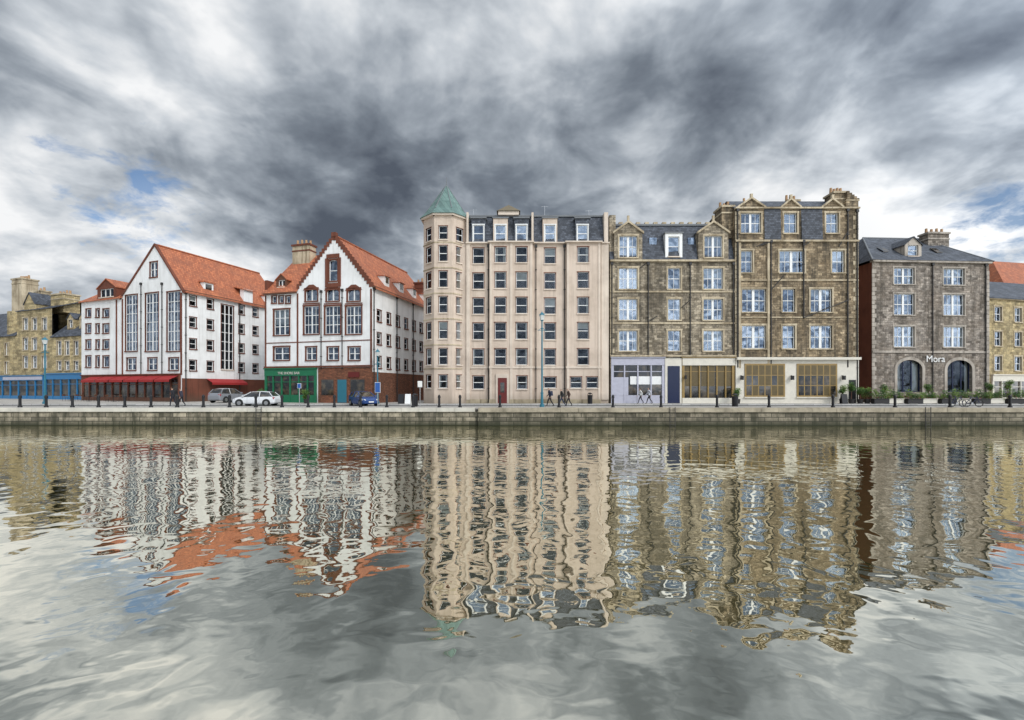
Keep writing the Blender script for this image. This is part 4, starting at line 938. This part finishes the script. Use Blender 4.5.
# ============================================================ PEOPLE
SK=paint('skin',(.50,.30,.21),.6,.1)
def person(x,y,deg,top,bot,hair,h=1.72,step=.30,name='pedestrian',bag=False,lean=0.06):
    e=bpy.data.objects.new(name,None); e.location=(x,y,Q); e.rotation_euler=(0,0,math.radians(deg)); COL.objects.link(e); k=h/1.72
    mats=[paint(name+'_top',top,.85,.2),paint(name+'_trousers',bot,.85,.2),SK,paint(name+'_hair',hair,.7,.2),MT['rubber']]
    V=[(0,0,.95),(.01,0,1.10),(.03+lean*.4,0,1.30),(.02+lean*.7,0,1.42),(.02+lean,0,1.49),(.04+lean,0,1.56),(.05+lean,0,1.66)]
    r=[(.13,.16),(.11,.135),(.125,.16),(.10,.14),(.05,.05),(.07,.062),(.088,.078)]
    E=[(0,1),(1,2),(2,3),(3,4),(4,5),(5,6)]
    for s_ in (-1,1):
        n=len(V); st=step*s_
        V+=[(.02+lean*.6,s_*.17,1.41),(-.02-st*.35,s_*.235,1.14),(.12-st*.6,s_*.24,.92),(.16-st*.65,s_*.235,.85)]; r+=[(.062,.062),(.046,.046),(.033,.033),(.024,.038)]
        E+=[(3,n),(n,n+1),(n+1,n+2),(n+2,n+3)]
        n=len(V); kn=(.5*st+.05,s_*.10,.50+.0); an=(st-(.0 if s_>0 else .06),s_*.10,.09 if s_>0 else .13)
        V+=[(0,s_*.10,.88),kn,an,(an[0]+.16,s_*.11,.045 if s_>0 else .04)]; r+=[(.098,.09),(.06,.06),(.042,.042),(.035,.042)]
        E+=[(0,n),(n,n+1),(n+1,n+2),(n+2,n+3)]
    V=[(a*k,c*k,d*k) for a,c,d in V]
    me=bpy.data.meshes.new('body'); me.from_pydata(V,E,[]); ob=bpy.data.objects.new('body_tmp',me); COL.objects.link(ob)
    md=ob.modifiers.new('s','SKIN')
    for i,q in enumerate(me.skin_vertices[0].data): q.radius=(r[i][0]*k,r[i][1]*k); q.use_root=(i==0)
    ob.modifiers.new('d','SUBSURF').levels=2
    dg=bpy.context.evaluated_depsgraph_get(); nm=bpy.data.meshes.new_from_object(ob.evaluated_get(dg)); bpy.data.objects.remove(ob)
    nm.materials.clear()
    for mt in mats: nm.materials.append(mt)
    for p in nm.polygons:
        p.use_smooth=True; c=p.center/k
        lx=c.x-lean
        if c.z>1.60 and (lx<.05 or c.z>1.71): i=3
        elif c.z>1.48: i=2 if lx>-.02 else 3
        elif abs(c.y)>.19 and c.z<.90: i=2
        elif c.z>.93 or (abs(c.y)>.19 and c.z>.8): i=0
        elif c.z<.09: i=4
        else: i=1
        p.material_index=i
    body=bpy.data.objects.new('body',nm); COL.objects.link(body); body.parent=e
    b=B('t',(0,0,0))
    hx=.05+lean
    for s_ in (-1,1):
        b.tube('eyes','room',(k*(hx+.075),s_*.03*k,1.655*k),(k*(hx+.088),s_*.03*k,1.655*k),.009,n=6); b.tube('ears',SK,(k*(hx-.01),s_*.075*k,1.63*k),(k*(hx-.015),s_*.078*k,1.68*k),.014,n=6)
        st=step*s_; hb=Vector((.16-st*.65,s_*.235,.85))*k
        for fi,(dx,ln) in enumerate(((.024,.075),(.008,.085),(-.008,.08),(-.024,.062))):
            p1=hb+Vector((dx,0,-.02)); p2=p1+Vector((.006,-s_*.006,-ln*.55)); p3=p2+Vector((.014,-s_*.016,-ln*.4)); b.tube('fingers',SK,p1,p2,.0095,.0085,6); b.tube('fingers',SK,p2,p3,.0085,.007,6)
        p1=hb+Vector((.02,0,.02)); p2=p1+Vector((.03,-s_*.01,-.035)); b.tube('thumbs',SK,p1,p2,.011,.009,6)
    b.tube('nose',SK,(k*(hx+.075),0,1.65*k),(k*(hx+.098),0,1.625*k),.009,.013,6); b.tube('mouth','reddoor',(k*(hx+.078),-.02*k,1.595*k),(k*(hx+.078),.02*k,1.595*k),.005,n=5)
    if bag: b.hexa('backpack','navy',[(-.28,-.14,1.0),(-.10,-.15,1.0),(-.10,.15,1.0),(-.28,.14,1.0)],[(-.24,-.12,1.42),(-.08,-.13,1.44),(-.08,.13,1.44),(-.24,.12,1.42)])
    for (pn,mn),(Vv,Fc) in b.parts.items():
        m2=bpy.data.meshes.new(pn); m2.from_pydata(Vv,[],Fc); m2.materials.append(MT[mn] if isinstance(mn,str) else mn); o=bpy.data.objects.new(pn,m2); COL.objects.link(o); o.parent=e
dk=(.02,.02,.025)
person(gx(550,40.2),40.2,175,(.02,.025,.05),dk,(.03,.02,.015),1.76,.28,bag=True,lean=.08)
person(gx(562,40.0),40.0,180,(.03,.03,.03),(.03,.04,.07),(.10,.06,.03),1.66,.32)
person(gx(569,40.6),40.7,178,(.08,.05,.04),dk,(.02,.015,.01),1.7,.25)
person(gx(641,47.6),47.7,180,(.65,.65,.63),(.03,.03,.04),(.05,.03,.02),1.68,.3)
person(gx(649,47.6),47.5,182,(.55,.56,.6),(.02,.02,.02),(.12,.07,.03),1.74,.33)
person(gx(186,42),40.4,170,dk,(.02,.02,.03),(.03,.02,.015),1.75,.2); person(gx(191,42),40.8,190,(.04,.04,.06),dk,(.05,.03,.02),1.68,.22)
# ============================================================ SKY / LIGHT
W=bpy.data.worlds.new('World'); sc.world=W; W.use_nodes=True; nt=W.node_tree; nt.nodes.clear()
out=nt.nodes.new('ShaderNodeOutputWorld')
sunv=Vector((.72,-.72,.80)).normalized(); el=math.asin(sunv.z); rot=math.atan2(sunv.x,sunv.y)
sky=node(nt,'ShaderNodeTexSky',sky_type='NISHITA'); sky.sun_disc=False; sky.sun_elevation=el; sky.sun_rotation=rot
tc=node(nt,'ShaderNodeTexCoord'); D=tc.outputs['Generated']
s=node(nt,'ShaderNodeSeparateXYZ',{0:D})
zz=M(nt,'ADD',M(nt,'ABSOLUTE',s.outputs[2]),.33)
pv=node(nt,'ShaderNodeCombineXYZ',{0:M(nt,'DIVIDE',s.outputs[0],zz),1:M(nt,'DIVIDE',s.outputs[1],zz),2:1.7}).outputs[0]
n1=noise(nt,pv,1.9,8,.54,.25); n2=noise(nt,pv,5.2,4,.55,.35)
def blob(px,py,deg,amp):
    c=Vector((px-512,F,HY-py)).normalized()
    d=node(nt,'ShaderNodeVectorMath',{0:D,1:tuple(c)},operation='DOT_PRODUCT').outputs['Value']
    r=node(nt,'ShaderNodeMapRange',{0:d,1:math.cos(math.radians(deg)),2:1.0,3:0.0,4:amp}); r.interpolation_type='SMOOTHSTEP'
    return r.outputs[0]
acc=M(nt,'ADD',M(nt,'MULTIPLY',M(nt,'SUBTRACT',n1,.5),2.4),M(nt,'MULTIPLY',M(nt,'SUBTRACT',n2,.5),1.1))
acc=M(nt,'ADD',acc,.55)
for (px,py,dg_,am) in ((180,110,13,.28),(60,235,13,.32),(230,235,9,.18),(590,25,10,.12),(960,205,12,.36),(250,40,12,.12),(330,190,13,-.24),(30,40,13,-.24),(430,60,11,-.12),(680,150,14,-.08),(1000,110,11,-.20),(760,180,8,.10),(110,100,9,.12)):
    acc=M(nt,'ADD',acc,blob(px,py,dg_,am))
sb=node(nt,'ShaderNodeVectorMath',{0:D,1:tuple(sunv)},operation='DOT_PRODUCT').outputs['Value']
glow=node(nt,'ShaderNodeMapRange',{0:sb,1:.0,2:1.0,3:0.0,4:1.0}); glow.interpolation_type='SMOOTHSTEP'
rp=nt.nodes.new('ShaderNodeValToRGB'); nt.links.new(acc,rp.inputs[0])
cr=rp.color_ramp; stops=[(0,(.09,.108,.14)),(.28,(.185,.215,.257)),(.5,(.33,.37,.42)),(.74,(.59,.63,.675)),(1,(.92,.93,.94))]
cr.elements[0].position=0; cr.elements[0].color=c4(stops[0][1]); cr.elements[1].position=1; cr.elements[1].color=c4(stops[-1][1])
for p_,c_ in stops[1:-1]: e_=cr.elements.new(p_); e_.color=c4(c_)
gain=M(nt,'ADD',M(nt,'MULTIPLY',glow.outputs[0],2.6),1.0)
bgc=node(nt,'ShaderNodeBackground',{'Color':rp.outputs[0],'Strength':gain})
bgs=node(nt,'ShaderNodeBackground',{'Color':mixc(nt,1.0,sky.outputs[0],(.78,.92,1.05),'MULTIPLY'),'Strength':.11})
n3=noise(nt,pv,8.0,5,.62,.3)
hole=M(nt,'ADD',blob(120,194,8,.72),blob(1018,243,7,.78)); hole=M(nt,'ADD',hole,M(nt,'MULTIPLY',M(nt,'SUBTRACT',n3,.5),3.0))
hm=M(nt,'MULTIPLY',ramp01(nt,hole,.55,1.1),.85)
mask=M(nt,'ADD',blob(120,194,12,3.0),blob(1018,243,11,3.0),clamp=True)
hm=M(nt,'MULTIPLY',hm,mask)
mx=node(nt,'ShaderNodeMixShader',{0:hm,1:bgc.outputs[0],2:bgs.outputs[0]}); nt.links.new(mx.outputs[0],out.inputs[0])
L_=bpy.data.lights.new('sun','SUN'); L_.energy=1.5; L_.angle=math.radians(10); L_.color=(1,.96,.9)
so=bpy.data.objects.new('sun',L_); COL.objects.link(so); so.rotation_euler=sunv.to_track_quat('Z','Y').to_euler(); so.location=(30,-40,60)
cd=bpy.data.cameras.new('camera'); cam=bpy.data.objects.new('camera',cd); COL.objects.link(cam)
cam.location=(0,0,CZ); cam.rotation_euler=(math.pi/2,0,0); cd.sensor_width=36; cd.lens=36*F/1024; cd.shift_y=(HY-360)/1024; cd.clip_end=5000; cd.clip_start=.1
sc.camera=cam
sc.view_settings.view_transform='Standard'; sc.view_settings.look='None'; sc.view_settings.exposure=0
